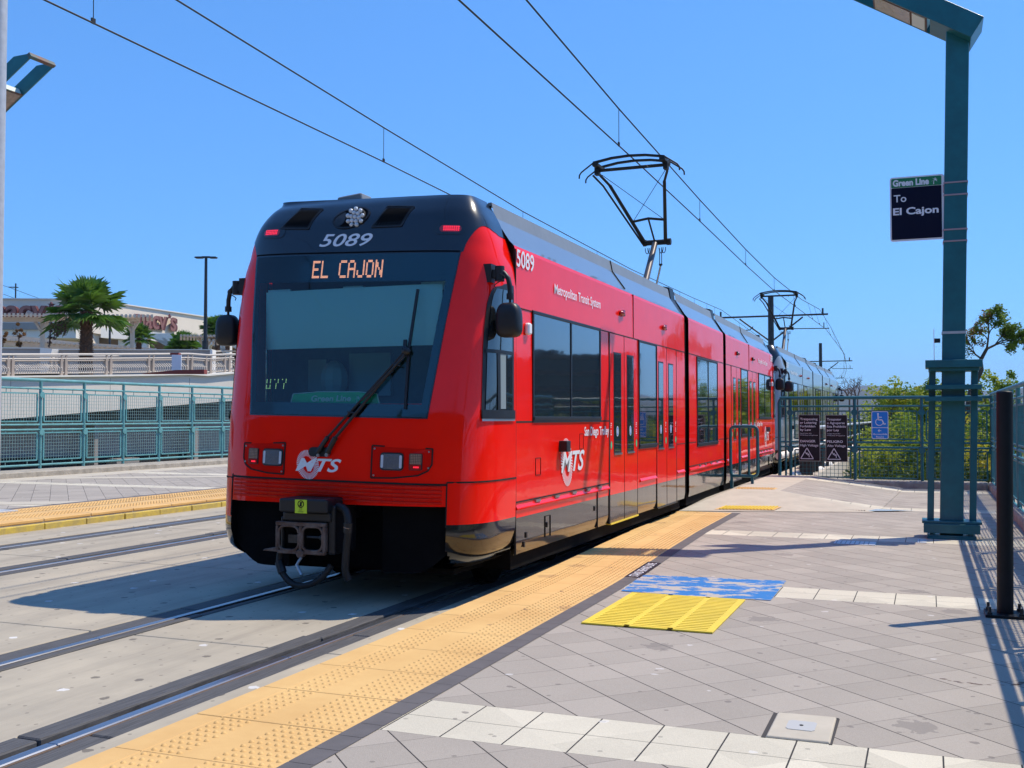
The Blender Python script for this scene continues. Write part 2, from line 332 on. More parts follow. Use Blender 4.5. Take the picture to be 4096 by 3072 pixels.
def cline(Y):                                            # centre line of the near track
    if Y < 15: return -.03
    if Y < 28: t = (Y - 15) / 13; return -.03 - .17 * t * t * (3 - 2 * t)
    if Y < 45: return -.2
    return -.2 - (Y - 45) ** 2 / 1440

# ------------------------------------------------------------------ ground, tracks, platforms (the setting)
mb = MB('scrub'); mb.add([(-4000, -300, -1.3), (9000, -300, -1.3), (9000, 9000, -1.3), (-4000, 9000, -1.3)], [(0, 1, 2, 3)])
tag(mb.build('ground'), 'scrubby ground beyond the station', kind='structure')
# track bed: strips between the rail troughs
rails = []   # x offsets of rail centres at the station
T1 = (-.86, .745); T2 = (-5.83, -4.19)
mb = MB('concrete_bed')
def strip(mb, x0, x1, y0, y1, z0, z1, curve=False, step=2.0):
    n = max(1, int((y1 - y0) / step)); ys = [y0 + (y1 - y0) * i / n for i in range(n + 1)]
    c0 = cline(0)
    for a, b in zip(ys, ys[1:]):
        ca = cline(a) - c0 if curve else 0; cb = cline(b) - c0 if curve else 0
        mb.add([(x0 + ca, a, z0), (x1 + ca, a, z0), (x1 + cb, b, z0), (x0 + cb, b, z0), (x0 + ca, a, z1), (x1 + ca, a, z1), (x1 + cb, b, z1), (x0 + cb, b, z1)],
               [(4, 5, 6, 7), (0, 1, 5, 4), (1, 2, 6, 5), (2, 3, 7, 6), (3, 0, 4, 7)])
# slabs with open joints every 3.05 m
edges = [-7.05, T2[0] - .24, None, T2[0] + .24, T2[1] - .24, None, T2[1] + .24, T1[0] - .24, None, T1[0] + .17, T1[1] - .24, None, T1[1] + .20, 1.62]
segs = []; cur = []
for e in edges:
    if e is None: segs.append(tuple(cur)); cur = []
    else: cur.append(e)
segs.append(tuple(cur))
slabs = [(-7.05, T2[0] - .24), (T2[0] + .24, T2[1] - .24), (T2[1] + .24, T1[0] - .24), (T1[0] + .17, T1[1] - .24), (T1[1] + .20, 1.62)]
y = -6.0; ys = []
yy = 6.2 - 3.05 * 5
while yy < 60: ys.append(yy); yy += 3.05
for x0, x1 in slabs:
    for a, b in zip(ys, ys[1:]): strip(mb, x0, x1, a + .008, b - .008, -.25, 0, True)
strip(mb, -7.05, 1.62, ys[-1], 230, -.25, -.02, True, 6)
tag(mb.build('track_bed', bevel=.006), 'worn tan concrete track bed with slab joints', kind='structure')
mb = MB('gap_dark'); strip(mb, -7.2, 1.8, -10, 230, -.4, -.13, True, 4); tag(mb.build('track_base'), 'dark base under the track slabs', kind='structure')
# rails with dark rubber either side
k = 0
for xr, inner, lab in ((T1[1], -1, 'shiny rail beside the near platform edge'), (T1[0], 1, 'shiny rail running under the middle of the red tram'),
                       (T2[1], -1, 'rail of the far track nearer the camera'), (T2[0], 1, 'rail of the far track beside the yellow platform face')):
    t = thing('rail', lab, 'rail', (xr, 0, 0), 'rails of the two tracks')
    m1 = MB('rail_side'); strip(m1, xr - .036, xr + .036, -10, 60, -.12, -.004, True)
    m1.m = 'rail_head'; strip(m1, xr - .034, xr + .034, -10, 60, -.004, .002, True)
    m1.m = 'rail_side'; strip(m1, xr + .034 if inner < 0 else xr - .048, xr + .048 if inner < 0 else xr - .034, -10, 60, -.1, -.002, True)
    m1.build('rail_head', t, bevel=.006)
    m2 = MB('rail_rubber')
    a, b = (xr - .24, xr - .085) if inner < 0 else (xr + .095, xr + (.17 if xr == T1[0] else .24))
    c, d = (xr + .045, xr + .20) if inner < 0 else (xr - .24, xr - .045)
    for i in range(26):
        y0 = -9 + i * 2.6 + (.4 if k % 2 else 0)
        strip(m2, min(a, b), max(a, b), y0 + .006, y0 + 2.594, -.12, .004 + .004 * ((i * 7) % 3), True)
        strip(m2, min(c, d), max(c, d), y0 + .206, y0 + 2.794, -.12, -.002 - .003 * ((i * 5) % 3), True)
    m2.build('rubber_strip', t, bevel=.008); k += 1

XE = [(-6, 1.42), (6, 1.405), (8.7, 1.375), (10, 1.335), (11.5, 1.265), (13.2, 1.2), (16.05, 1.155)]
def curved_sheet(mb, fa, fb, y0, y1, z, step=.5, z0=None):
    n = max(1, int((y1 - y0) / step)); 
    for i in range(n):
        a = y0 + (y1 - y0) * i / n; b = y0 + (y1 - y0) * (i + 1) / n
        x0, x1, x2, x3 = fa(a), fb(a), fb(b), fa(b)
        if z0 is None: mb.add([(x0, a, z), (x1, a, z), (x2, b, z), (x3, b, z)], [(0, 1, 2, 3)])
        else: mb.add([(x0, a, z0), (x1, a, z0), (x2, b, z0), (x3, b, z0), (x0, a, z), (x1, a, z), (x2, b, z), (x3, b, z)], [(4, 5, 6, 7), (0, 1, 5, 4), (1, 2, 6, 5), (2, 3, 7, 6), (3, 0, 4, 7)])
xe = lambda Y: lerp(XE, Y)
mb = MB('concrete'); curved_sheet(mb, lambda Y: xe(Y) + .03, lambda Y: 6.6, -6, 23.3, .146, .75, -.3)
mb.build('platform_slab')['kind'] = 'structure'
mb = MB('pavers'); curved_sheet(mb, lambda Y: xe(Y) + .93, lambda Y: 5.85, -6, 23.0, .150, .75)
tag(mb.build('platform'), 'grey paved platform with cream bands', kind='structure')
# tactile edge: individual tiles with domes
mb = MB('tactile')
yt = 3.715 - .56 * 12; tiles = []
while yt < 16.0: tiles.append(yt); yt += .558
random.seed(3)
for a in tiles:
    b = min(a + .558, 16.05); j = .0025
    curved_sheet(mb, lambda Y: xe(Y), lambda Y: xe(Y) + .15, a + j, b - j, .151 + random.uniform(-.001, .001), .28, .105)
    curved_sheet(mb, lambda Y: xe(Y) + .153, lambda Y: xe(Y) + .82, a + j, b - j, .152 + random.uniform(-.001, .001), .28, .105)
o = mb.build('tactile_paving', bevel=.003); tag(o, 'orange yellow tactile paving along the near platform edge', kind='structure')
mb = MB('tactile')
def dome(mb, x, y, z, r=.0135, h=.007):
    n = 8; vs = [(x + r * math.cos(2 * math.pi * k / n), y + r * math.sin(2 * math.pi * k / n), z) for k in range(n)] + [(x + r * .6 * math.cos(2 * math.pi * k / n), y + r * .6 * math.sin(2 * math.pi * k / n), z + h) for k in range(n)]
    mb.add(vs, [(k, (k + 1) % n, n + (k + 1) % n, n + k) for k in range(n)] + [tuple(n + k for k in range(n))])
for a in tiles:
    for j in range(9):
        Y = a + .034 + j * .0613
        if Y > 16.0 or Y < 2.8: continue
        for X in (.19, .235, .28, .325): dome(mb, xe(Y) + X, Y, .1515)
        for i in range(7): dome(mb, xe(Y) + .52 + i * .045, Y, .1515)
tag(mb.build('tactile_domes', smooth=60), 'rows of small domes on the tactile paving', kind='structure')
mb = MB('joint'); curved_sheet(mb, lambda Y: xe(Y) + .02, lambda Y: xe(Y) + .94, -6, 16.05, .1475, .75); tag(mb.build('platform_joints'), 'dark joints under the edge tiles', kind='structure')
mb = MB('dark_strip')
a = 2.6
while a < 16.05: curved_sheet(mb, lambda Y: xe(Y) + .825, lambda Y: xe(Y) + .955, a + .002, min(a + .2, 16.05) - .002, .1535, .28); a += .2
tag(mb.build('paver_border'), 'charcoal paver border behind the tactile edge', kind='structure')
# kerb face under the edge
mb = MB('curb_concrete'); curved_sheet(mb, lambda Y: xe(Y) + .04, lambda Y: xe(Y) + .3, -6, 16.05, .104, .75, -.2); tag(mb.build('platform_face'), kind='structure', label='concrete face of the near platform')
# raised ramp block at the end
mb = MB('ramp_concrete')
V = [(1.16, 16.05, .156), (3.95, 16.9, .156), (1.62, 17.95, .36), (2.42, 18.15, .36), (4.05, 17.35, .158), (1.6, 23.2, .36), (2.5, 23.2, .36), (4.3, 23.2, .16), (1.12, 16.05, -.2), (1.12, 23.2, -.2), (1.14, 17.95, .2), (1.14, 23.2, .2)]
mb.add(V, [(0, 1, 4, 3, 2), (2, 3, 6, 5), (0, 2, 10), (10, 2, 5, 11), (8, 0, 10), (8, 10, 11, 9)])
mb.m = 'pavers'; mb.add([V[3], V[4], V[7], V[6]], [(0, 1, 2, 3)])
tag(mb.build('ramp', smooth=None), 'pale concrete ramp up to the raised platform end', kind='structure')
mb = MB('tactile_yellow')
for i in range(16):
    X = 1.74 + i * .050; Y0 = 16.34 + i * .014
    mb.beam((X, Y0, .181), (X + .06, Y0 + .26, .212), .026, .010)
mb.m = 'tactile'; mb.add([(1.66, 16.31, .172), (2.54, 16.53, .172), (2.62, 16.80, .204), (1.74, 16.60, .204)], [(0, 1, 2, 3)])
tag(mb.build('ramp_edge_strip'), 'yellow ribbed warning strip at the ramp foot', 'warning strip')
mb = MB('tactile')
mb.bb(1.62, 2.3, 18.35, 18.8, .355, .362)
for i in range(13):
    for j in range(7): dome(mb, 1.65 + i * .05, 18.38 + j * .06, .362, .016, .01)
tag(mb.build('raised_tactile_pad'), 'orange tactile pad on the raised platform end', 'tactile pad')
mb = MB('ramp_concrete')
for i in range(14): mb.bb(3.3 + i * .04, 3.322 + i * .04, 16.95, 17.5, .165, .178)
mb.m = 'water_patch'; mb.add([(3.86, 16.95, .166), (4.2, 17.1, .166), (4.55, 17.35, .166), (3.9, 17.38, .166)], [(0, 1, 2, 3)])
tag(mb.build('ramp_grooves'), 'grooved patch with a pale sliver beside the ramp', 'floor patch')

# left platform
mb = MB('concrete'); mb.bb(-16.7, -7.0, -4, 60, -.3, .146); tag(mb.build('far_platform_slab'), kind='structure', label='body of the far platform')
def left_pavers():
    mb = MB('pavers'); mb.add([(-15.2, -4, .150), (-8.72, -4, .150), (-8.72, 60, .150), (-15.2, 60, .150)], [(0, 1, 2, 3)]); return mb
tag(left_pavers().build('far_platform'), 'grey paved platform on the far side', kind='structure')
mb = MB('ramp_concrete'); mb.bb(-15.35, -14.4, -4, 60, .1, .153)
# diagonal pale bands across
for y0 in (9.9, 18.8, 27.7): mb.add([(-14.4, y0 + 0, .154), (-8.75, y0 + 3.6, .154), (-8.75, y0 + 4.3, .154), (-14.4, y0 + .9, .154)], [(0, 1, 2, 3)])
tag(mb.build('pale_paving_band'), 'pale paving bands on the far platform', kind='structure')
mb = MB('tactile')
a = -2.1
while a < 45:
    mb.bb(-8.62, -6.99, a + .004, a + .904, .11, .153); a += .908
tag(mb.build('far_tactile_paving', bevel=.008), 'orange yellow tactile paving along the far platform edge', kind='structure')
mb = MB('tactile')
yy = 9.0
while yy < 19:
    for i in range(6): dome(mb, -7.3 - i * .06, yy, .153, .02, .009)
    for i in range(9): dome(mb, -7.95 - i * .06, yy, .153, .02, .009)
    yy += .07
tag(mb.build('far_tactile_domes'), 'domes on the far tactile paving', kind='structure')
mb = MB('dark_strip'); mb.bb(-8.75, -8.6, -4, 60, .1, .1535); tag(mb.build('far_paver_border'), kind='structure', label='charcoal border of the far tactile paving')
mb = MB('tactile_face')
a = -3.
while a < 45: mb.bb(-7.1, -6.965 + .006 * math.sin(a * 3), a + .006, a + .8, -.2, .088); a += .806
tag(mb.build('far_platform_face', bevel=.01), 'yellow painted kerb face of the far platform, stained', kind='structure')
mb = MB('curb_concrete'); mb.bb(-16.45, -15.35, -4, 60, .1, .285); tag(mb.build('far_kerb', bevel=.02), 'stained concrete kerb under the far fence', kind='structure')
mb = MB('curb_concrete')
mb.bb(5.86, 6.2, -4, 23.25, .1, .30); mb.bb(2.52, 5.86, 22.8, 23.2, .1, .30)
tag(mb.build('kerb', bevel=.05, bseg=2), 'concrete kerb under the platform fences', kind='structure')

# ------------------------------------------------------------------ things lying on the platform
t = thing('grate_mat', 'bright yellow slatted warning grate on the grey pavers', 'grate', (2.93, 7.74, .15))
mb = MB('tactile_yellow'); x0, x1, y0, y1 = 2.475, 3.395, 7.06, 8.42
for a, b in ((x0, x0 + .05), (x0 + .305, x0 + .345), (x0 + .61, x0 + .65), (x1 - .05, x1)): mb.bb(a, b, y0, y1, .152, .164)
mb.bb(x0 + .05, x1 - .05, y0, y0 + .04, .152, .164); mb.bb(x0 + .05, x1 - .05, y1 - .04, y1, .152, .164)
mb.build('frame', t, bevel=.002)
mb = MB('tactile_yellow')
for i in range(21):
    yy = y0 + .055 + i * .0605
    for a, b in ((x0 + .05, x0 + .305), (x0 + .345, x0 + .61), (x0 + .65, x1 - .05)): mb.bb(a, b, yy, yy + .042, .153, .163)
mb.build('slats', t)
mb = MB('gap_dark'); mb.m = 'tactile_face'; mb.add([(x0 + .01, y0 + .01, .1535), (x1 - .01, y0 + .01, .1535), (x1 - .01, y1 - .01, .1535), (x0 + .01, y1 - .01, .1535)], [(0, 1, 2, 3)]); mb.build('backing', t)
mb = MB('blue_peeling')
pts = [(2.36, 8.5), (2.30, 9.43), (2.55, 9.46), (2.9, 9.5), (3.3, 9.53), (3.57, 9.56), (3.575, 9.0), (3.58, 8.5), (3.0, 8.47)]
mb.add([(a, b, .1545) for a, b in pts], [tuple(range(len(pts)))[::-1]])
tag(mb.build('painted_patch'), 'peeling bright blue painted patch on the pavers behind the yellow grate', 'painted patch')
t = thing('safety_label', 'black floor label with worn white lettering on the charcoal border', 'floor label', (2.27, 9.75, .15))
mb = MB('sign_black'); mb.add([(2.175, 9.28, .1548), (2.325, 9.24, .1548), (2.28, 10.26, .1548), (2.13, 10.32, .1548)], [(0, 1, 2, 3)]); mb.build('backing', t)
mb = MB('sign_white'); mb.text('STAND BEHIND LINE', lambda u, v, q: (2.29 - .09 * v - .04 * u, 9.31 + .9 * u, .1556), .01); mb.build('lettering', t)
mb = MB('rust_steel'); rnd = random.Random(4)
for k in range(26):
    a = -2.6 + k * .105; X = 4.99 + .22 * math.cos(a) * (1 + .1 * rnd.random()); Y = 6.42 + .12 * math.sin(a) * 1.2 + rnd.uniform(-.015, .015); r_ = rnd.uniform(.004, .013)
    if rnd.random() < .3: continue
    mb.add([(X + r_ * 2 * math.cos(q), Y + r_ * math.sin(q), .1506) for q in (0, 1.3, 2.4, 3.6, 5.0)], [(0, 1, 2, 3, 4)])
tag(mb.build('stain'), 'small curved reddish stain on the pavers near the bollard', 'stain')
t = thing('utility_box', 'cream square utility box cover with a grey lid set in the pavers', 'utility cover', (4.19, 5.1, .15))
mb = MB('ramp_concrete'); mb.add([(4.05, 4.885, .152), (4.33, 4.89, .152), (4.325, 5.31, .152), (4.05, 5.295, .152), (4.055, 4.89, .160), (4.325, 4.895, .160), (4.32, 5.305, .160), (4.055, 5.29, .160)], [(0, 1, 5, 4), (1, 2, 6, 5), (2, 3, 7, 6), (3, 0, 4, 7), (4, 5, 6, 7)]); mb.build('box_frame', t, bevel=.003)
mb = MB('joint'); mb.bb(4.03, 4.05, 4.88, 5.3, .1505, .152); mb.bb(4.05, 4.335, 5.3, 5.32, .1505, .152); mb.bb(4.325, 4.34, 4.88, 5.31, .1505, .152); mb.build('joint', t)
mb = MB('label_grey'); mb.prism([(4.12 + a, 5.02 + b) for a, b in ((.012, 0), (.118, 0), (.13, .018), (.13, .132), (.118, .15), (.012, .15), (0, .132), (0, .018))], lambda a, b, d: (a, b, d), .1603, .1625)
mb.m = 'gap_dark'; mb.disk((4.185, 5.095, .163), (0, 0, 1), .009, .003); mb.build('lid', t)
for nm, x0, x1, y0, y1, lab in (('floor_vent', 3.73, 4.18, 12.55, 12.9, 'steel floor vent lying in the shadow of the teal lamp post'), ('floor_vent', 4.62, 4.72, 13.0, 13.35, 'small steel floor plate beside the foot of the teal lamp post')):
    mb = MB('galvanised'); mb.bb(x0, x1, y0, y1, .151, .157); mb.m = 'steel_dark'
    n = int((x1 - x0) / .05)
    for i in range(n): mb.bb(x0 + .02 + i * .05, x0 + .028 + i * .05, y0 + .03, y1 - .03, .1572, .158)
    tag(mb.build(nm), lab, 'floor vent')

# ------------------------------------------------------------------ fences
def fence(name, label, p0, p1, zb, H, n, matn, cells=12, wire=.006, ends=(0, 0), side=1, group=None, wr=None):
    p0 = Vector((*p0, zb)); p1 = Vector((*p1, zb)); L = (p1 - p0).length; d = (p1 - p0).normalized(); up = Vector((0, 0, 1)); nrm = Vector((d.y, -d.x, 0)) * side
    t = thing(name, label, 'fence', tuple(p0), group)
    bay = L / n; k = H / 1.85
    for i in range(n + 1):
        q = p0 + d * bay * i
        mb = MB(matn); mb.tube([q - up * .05, q + up * H * .985], .033 * k, 10); mb.build('post', t, smooth=True)
        for f in (.835, .415):
            mb = MB(matn); mb.disk(q + up * H * f + nrm * .05 * k, nrm, .066 * k, .012, 18); mb.build('disc', t, smooth=True)
    for f, r in ((1.0, .036), (.905, .022), (.50, .022), (.444, .022), (.05, .024)):
        mb = MB(matn); mb.tube([p0 + up * H * f - d * ends[0], p1 + up * H * f + d * ends[1]], r * k, 10); mb.build('rail', t, smooth=True)
    a0, a1 = .09 * k, bay - .09 * k
    protos = []
    for f0, f1 in ((.537, .85), (.105, .41)):
        mb = MB(matn); z0, z1 = H * f0, H * f1
        P = lambda a, z, o=0.: p0 + d * a + up * z + nrm * o
        for s_, e_ in (((a0, z0), (a1, z0)), ((a0, z1), (a1, z1)), ((a0, z0), (a0, z1)), ((a1, z0), (a1, z1))): mb.beam(P(*s_), P(*e_), .028 * k, .028 * k)
        nx = cells; nz = max(6, int(cells * (z1 - z0) / (a1 - a0)))
        wrr = wr or wire; mb.m = 'mesh_wire' if matn == 'teal_light' else matn
        for j in range(1, nx): a = a0 + (a1 - a0) * j / nx; mb.beam(P(a, z0), P(a, z1), wrr, wrr)
        for j in range(1, nz): z = z0 + (z1 - z0) * j / nz; mb.beam(P(a0, z, .004), P(a1, z, .004), wrr, wrr)
        for a in (a0 + .2 * bay, a1 - .2 * bay):
            mb.beam(P(a, z1), P(a, z1 + .05 * H), .014, .014); mb.beam(P(a, z0 - .05 * H), P(a, z0), .014, .014)
        o = mb.build('mesh_panel', t); protos.append(o)
        for i in range(1, n):
            c = o.copy(); col.objects.link(c); c.parent = t; c.location = d * bay * i
    return t
fence('fence', 'teal fence with mesh panels along the far platform in front of the plaza wall', (-16.25, 13.0), (-16.4, 31.0), .27, 2.27, 12, 'teal_light', 15, .007, side=1)
fe = fence('fence', 'teal fence with mesh panels closing the end of the near platform, carrying the signs', (2.03, 22.95), (5.93, 22.95), .15, 1.85, 3, 'teal_paint', 14, .008, ends=(.22, 0), side=1)
mb = MB('teal_paint'); H = 1.85; z0 = .15
def rrect(x0, x1, za, zb, r=.1, Y=22.95):
    pts = []
    for cx, cz, a0 in ((x1 - r, zb - r, 0), (x0 + r, zb - r, 90), (x0 + r, za + r, 180), (x1 - r, za + r, 270)):
        for k in range(5): a = R(a0 + k * 22.5); pts.append((cx + r * math.cos(a), Y, cz + r * math.sin(a)))
    return pts + [pts[0]]
mb = MB('teal_paint'); pts = [(2.03, 22.95, .15 + H)] + [(1.80 + .1 * (1 - math.sin(R(a))), 22.95, .15 + H - .1 * (1 - math.cos(R(a)))) for a in (0, 30, 60, 90)] + [(1.80 + .1 * (1 - math.cos(R(a))), 22.95, .24 + .1 * (1 - math.sin(R(a)))) for a in (0, 30, 60, 90)] + [(2.03, 22.95, .24)]
mb.tube(pts, .036, 10); mb.tube([(1.93, 22.95, .24), (1.93, 22.95, .15 + H)], .022, 8); mb.build('end_hoop', fe, smooth=True)
fence('fence', 'teal fence with mesh panels down the right side of the near platform', (5.93, 22.95), (6.02, 1.7), .2, 1.85, 17, 'teal_faded', 14, .008, side=-1)
t = thing('barrier', 'low teal tube barrier with four uprights standing beside the red tram', 'barrier', (1.55, 19.85, .36))
mb = MB('teal_paint')
x0, x1 = 1.30, 1.80; Yb = 19.85
mb.tube(rrect(x0, x1, .50, 1.42, .08, Yb), .03, 8)
for X in (x0 + .17, x0 + .34): mb.tube([(X, Yb, .51), (X, Yb, 1.41)], .024, 8)
mb.build('frame', t, smooth=True)
for X in (x0 + .02, x0 + .40):
    mb = MB('teal_paint'); mb.beam((X, Yb, .12), (X, Yb, .52), .05, .05); mb.build('leg', t)

# ------------------------------------------------------------------ bollard, lamp posts
t = thing('bollard', 'tall black bollard bolted to the pavers near the right fence', 'bollard', (5.258, 8.5, .15))
mb = MB('bollard_black'); mb.tube([(5.258, 8.5, .155), (5.275, 8.5, 1.77), (5.2753, 8.5, 1.79)], .056, 28); mb.build('post', t, smooth=True, bevel=.012, bseg=3)
mb = MB('bollard_black'); mb.bb(5.12, 5.40, 8.36, 8.64, .152, .172); mb.build('base_plate', t, bevel=.003)
for sx in (-1, 1):
    for sy in (-1, 1):
        mb = MB('steel_dark'); mb.tube([(5.255 + sx * .105, 8.5 + sy * .105, .17), (5.255 + sx * .105, 8.5 + sy * .105, .225)], .011, 8); mb.disk((5.255 + sx * .105, 8.5 + sy * .105, .18), (0, 0, 1), .02, .016, 6); mb.build('bolt', t)

def luminaire(t, P, sgn, L=1.9, matn='teal_paint', tilt=32, back=.25, mount=None):
    # P: pivot (top of post); rails run along sgn*X and rise
    ct, st = math.cos(R(tilt)), math.sin(R(tilt))
    def F(a, b, c): return (P[0] + sgn * (a * ct - c * st), P[1] + b, P[2] + a * st + c * ct)
    for b in (-.26, .26):
        mb = MB(matn); mb.prism([(-back, -.14), (L, -.14), (L + .02, -.06), (L - .3, .13), (-back, .13)], lambda a, c, d, b=b: F(a, b + d, c), -.012, .012); mb.build('side_plate', t, bevel=.003)
    mb = MB('rust_teal'); mb.prism([(L - .03, -.14), (L + .04, -.14), (L + .04, -.05), (L - .03, -.05)], lambda a, c, d: F(a, d, c), -.29, .29); mb.build('end_bar', t, bevel=.004)
    mb = MB(matn); mb.prism([(-back, -.13), (-back + .03, -.13), (-back + .03, .13), (-back, .13)], lambda a, c, d: F(a, d, c), -.26, .26)
    mb.prism([(-back, -.14), (.28, -.14), (.28, -.12), (-back, -.12)], lambda a, c, d: F(a, d, c), -.25, .25); mb.build('bracket', t)
    mb = MB('lamp_box'); mb.prism([(.34, -.12), (1.05, -.12), (1.05, .02), (.34, .02)], lambda a, c, d: F(a, d, c), -.245, .245); mb.build('lamp_housing', t, bevel=.01)
    mb = MB('rust_teal'); mb.prism([(.33, -.135), (1.06, -.135), (1.06, -.12), (.33, -.12)], lambda a, c, d: F(a, d, c), -.25, .25)
    mb.m = 'lamp_glass'; mb.prism([(.55, -.145), (1.03, -.145), (1.03, -.135), (.55, -.135)], lambda a, c, d: F(a, d, c), -.21, .21)
    mb.m = 'lamp_box'; mb.prism([(.35, -.145), (.52, -.145), (.52, -.135), (.35, -.135)], lambda a, c, d: F(a, d, c), -.21, .21); mb.build('lens', t)
def lamp_post(base, top, sgn, label, tilt=32, matn='teal_paint', cage=True):
    t = thing('lamp_post', label, 'lamp post', base)
    bx, by, bz = base
    ax = lambda z: bx + (top[0] - bx) * (z - bz) / (top[2] - bz)
    mb = MB(matn); mb.prism([(-.13, -.1), (.13, -.1), (.13, .1), (-.13, .1)], lambda a, b, d: (ax(d) + a, by + b, d), bz + .02, top[2] - .05); mb.build('post', t, bevel=.012, bseg=2)
    if cage:
        for z0, z1, w_, dp in ((2.19, 2.28, .315, .24), (2.15, 2.19, .28, .2), (1.93, 1.985, .31, .22), (1.79, 1.845, .315, .22), (.33, .36, .33, .2), (.22, .33, .31, .24)):
            mb = MB(matn); c = ax(z0)
            mb.bb(c - w_, c + w_, by - dp, by - .105, z0, z1); mb.bb(c - w_, c + w_, by + .105, by + dp, z0, z1); mb.bb(c - w_, c - .135, by - .105, by + .105, z0, z1); mb.bb(c + .135, c + w_, by - .105, by + .105, z0, z1)
            mb.build('collar', t, bevel=.004)
        for s_ in (-1, 1):
            mb = MB(matn); mb.prism([(-.038, -.05), (.038, -.05), (.038, .05), (-.038, .05)], lambda a, b, d: (ax(d) + s_ * .235 + a, by + b, d), .33, 2.19); mb.build('strut', t, bevel=.004)
        mb = MB(matn); mb.bb(bx - .27, bx + .27, by - .24, by + .24, bz, bz + .03); mb.bb(bx - .27, bx + .27, by - .24, by - .2, bz + .03, bz + .045); mb.build('base_plate', t, bevel=.004)
        for sx in (-1, 1):
            for sy in (-1, 1):
                mb = MB(matn); mb.tube([(bx + sx * .21, by + sy * .18, bz + .03), (bx + sx * .21, by + sy * .18, bz + .15)], .016, 8); mb.disk((bx + sx * .21, by + sy * .18, bz + .06), (0, 0, 1), .035, .04, 6); mb.build('bolt', t)
    luminaire(t, top, sgn, matn=matn, tilt=tilt)
    return t
LP = lamp_post((4.995, 13.75, .15), (5.14, 13.75, 6.36), -1, 'teal lamp post with a bolted cage foot and the line sign clamped to it')
for z in (4.42, 4.27, 3.85, 3.71):
    mb = MB('bracket_pink'); c_ = 4.995 + (z - .15) * .02335; mb.bb(c_ - .137, c_ + .137, 13.643, 13.857, z, z + .018); mb.build('clamp_band', LP)
mb = MB('galvanised'); mb.bb(4.915, 5.189, 13.643, 13.857, 2.60, 2.63); mb.build('clamp_band', LP)
lamp_post((-12.75, 14.3, .15), (-11.7, 14.3, 7.1), 1, 'teal lamp fixture reaching in at the left edge of the picture', matn='teal_paint', cage=False)
t = thing('utility_pole', 'pale galvanised pole cut off by the left edge of the picture', 'pole', (-8.43, 12, .15))
mb = MB('galvanised'); mb.tube([(-8.545, 12, .15), (-8.53, 12, 9.5)], .12, 20); mb.build('pole', t, smooth=True)
mb = MB('galvanised'); mb.bb(-8.65, -8.2, 11.8, 12.2, .15, .18); mb.build('base_plate', t, bevel=.004)

# station line sign
t = thing('line_sign', 'navy and green hanging line sign with a palm emblem on the teal lamp post', 'sign', (4.66, 13.68, 3.75))
sx0, sx1, sz0, sz1 = 4.345, 4.965, 3.755, 4.545; sy = 13.68
def rr(x0, x1, z0, z1, r): 
    out = []
    for cx, cz, a0 in ((x1 - r, z1 - r, 0), (x0 + r, z1 - r, 90), (x0 + r, z0 + r, 180), (x1 - r, z0 + r, 270)):
        for k in range(4): a = R(a0 + k * 30); out.append((cx + r * math.cos(a), cz + r * math.sin(a)))
    return out
mb = MB('sign_white'); mb.prism(rr(sx0, sx1, sz0, sz1, .03), lambda a, b, d: (a, sy + d, b), -.012, .012); mb.build('panel', t)
mb = MB('sign_navy'); mb.prism(rr(sx0 + .018, sx1 - .03, sz0 + .02, sz1 - .135, .01), lambda a, b, d: (a, sy + d, b), -.015, -.0125); mb.build('navy_field', t)
mb = MB('sign_green'); mb.prism(rr(sx0 + .018, sx1 - .03, sz1 - .13, sz1 - .018, .012), lambda a, b, d: (a, sy + d, b), -.015, -.0125); mb.build('green_field', t)
mb = MB('sign_white')
def line(mb, s, x0, x1, z0, z1, y, bold=0., shear=0.):
    if mb.v: mb.build('lettering', t); mb.v, mb.f, mb.mi, mb.mats = [], [], [], []
    if any(c in 'gpqyj' for c in s): z0 -= .30 * (z1 - z0)
    mb.text(s, lambda u, v, q: (x0 + (x1 - x0) * u, y, z0 + (z1 - z0) * v), bold, shear)
line(mb, 'Green Line', sx0 + .035, sx0 + .45, sz1 - .116, sz1 - .032, sy - .016, .045)
line(mb, 'To', sx0 + .045, sx0 + .19, 4.235, 4.325, sy - .016, .01)
line(mb, 'El Cajon', sx0 + .035, sx0 + .555, 4.075, 4.165, sy - .016, .03)
mb.build('lettering', t)
def palm_icon(mb, fn):   # fn(u,v) u,v in -1..1
    mb.add([fn(.05, -1), fn(-.15, -1), fn(-.12, -.3), fn(.06, .25), fn(.16, .22), fn(.02, -.4)], [(0, 1, 2, 3, 4, 5)])
    for a in (15, 60, 120, 160, 200, -20):
        c, s_ = math.cos(R(a)), math.sin(R(a)); L = .85
        mb.add([fn(.1, .25), fn(.1 + L * .55 * c - .14 * s_, .25 + L * .55 * s_ + .14 * c), fn(.1 + L * c, .25 + L * s_ - .25), fn(.1 + L * .5 * c + .08 * s_, .25 + L * .5 * s_ - .12)], [(0, 1, 2, 3)])
mb = MB('sign_white'); palm_icon(mb, lambda u, v: (sx0 + .505 + u * .045, sy - .016, sz1 - .074 + v * .045)); mb.build('palm_emblem', t)
for z in (4.36, 3.80):
    mb = MB('bracket_pink'); mb.bb(4.95, 4.995, 13.66, 13.70, z - .05, z + .05); mb.build('bracket', t)
t = thing('edge_on_sign', 'white sign seen edge-on beside the post above the teal cage', 'sign', (4.84, 13.7, 2.3))
mb = MB('sign_white'); mb.bb(4.826, 4.832, 13.55, 13.9, 2.29, 2.66); mb.build('panel', t)
mb = MB('steel_dark'); mb.bb(4.832, 4.90, 13.68, 13.74, 2.5, 2.55); mb.build('bracket', t)
t = thing('line_sign', 'sliver of a green and black sign at the left edge of the picture', 'sign', (-10.6, 14, 2.6))
Xs = -10.62
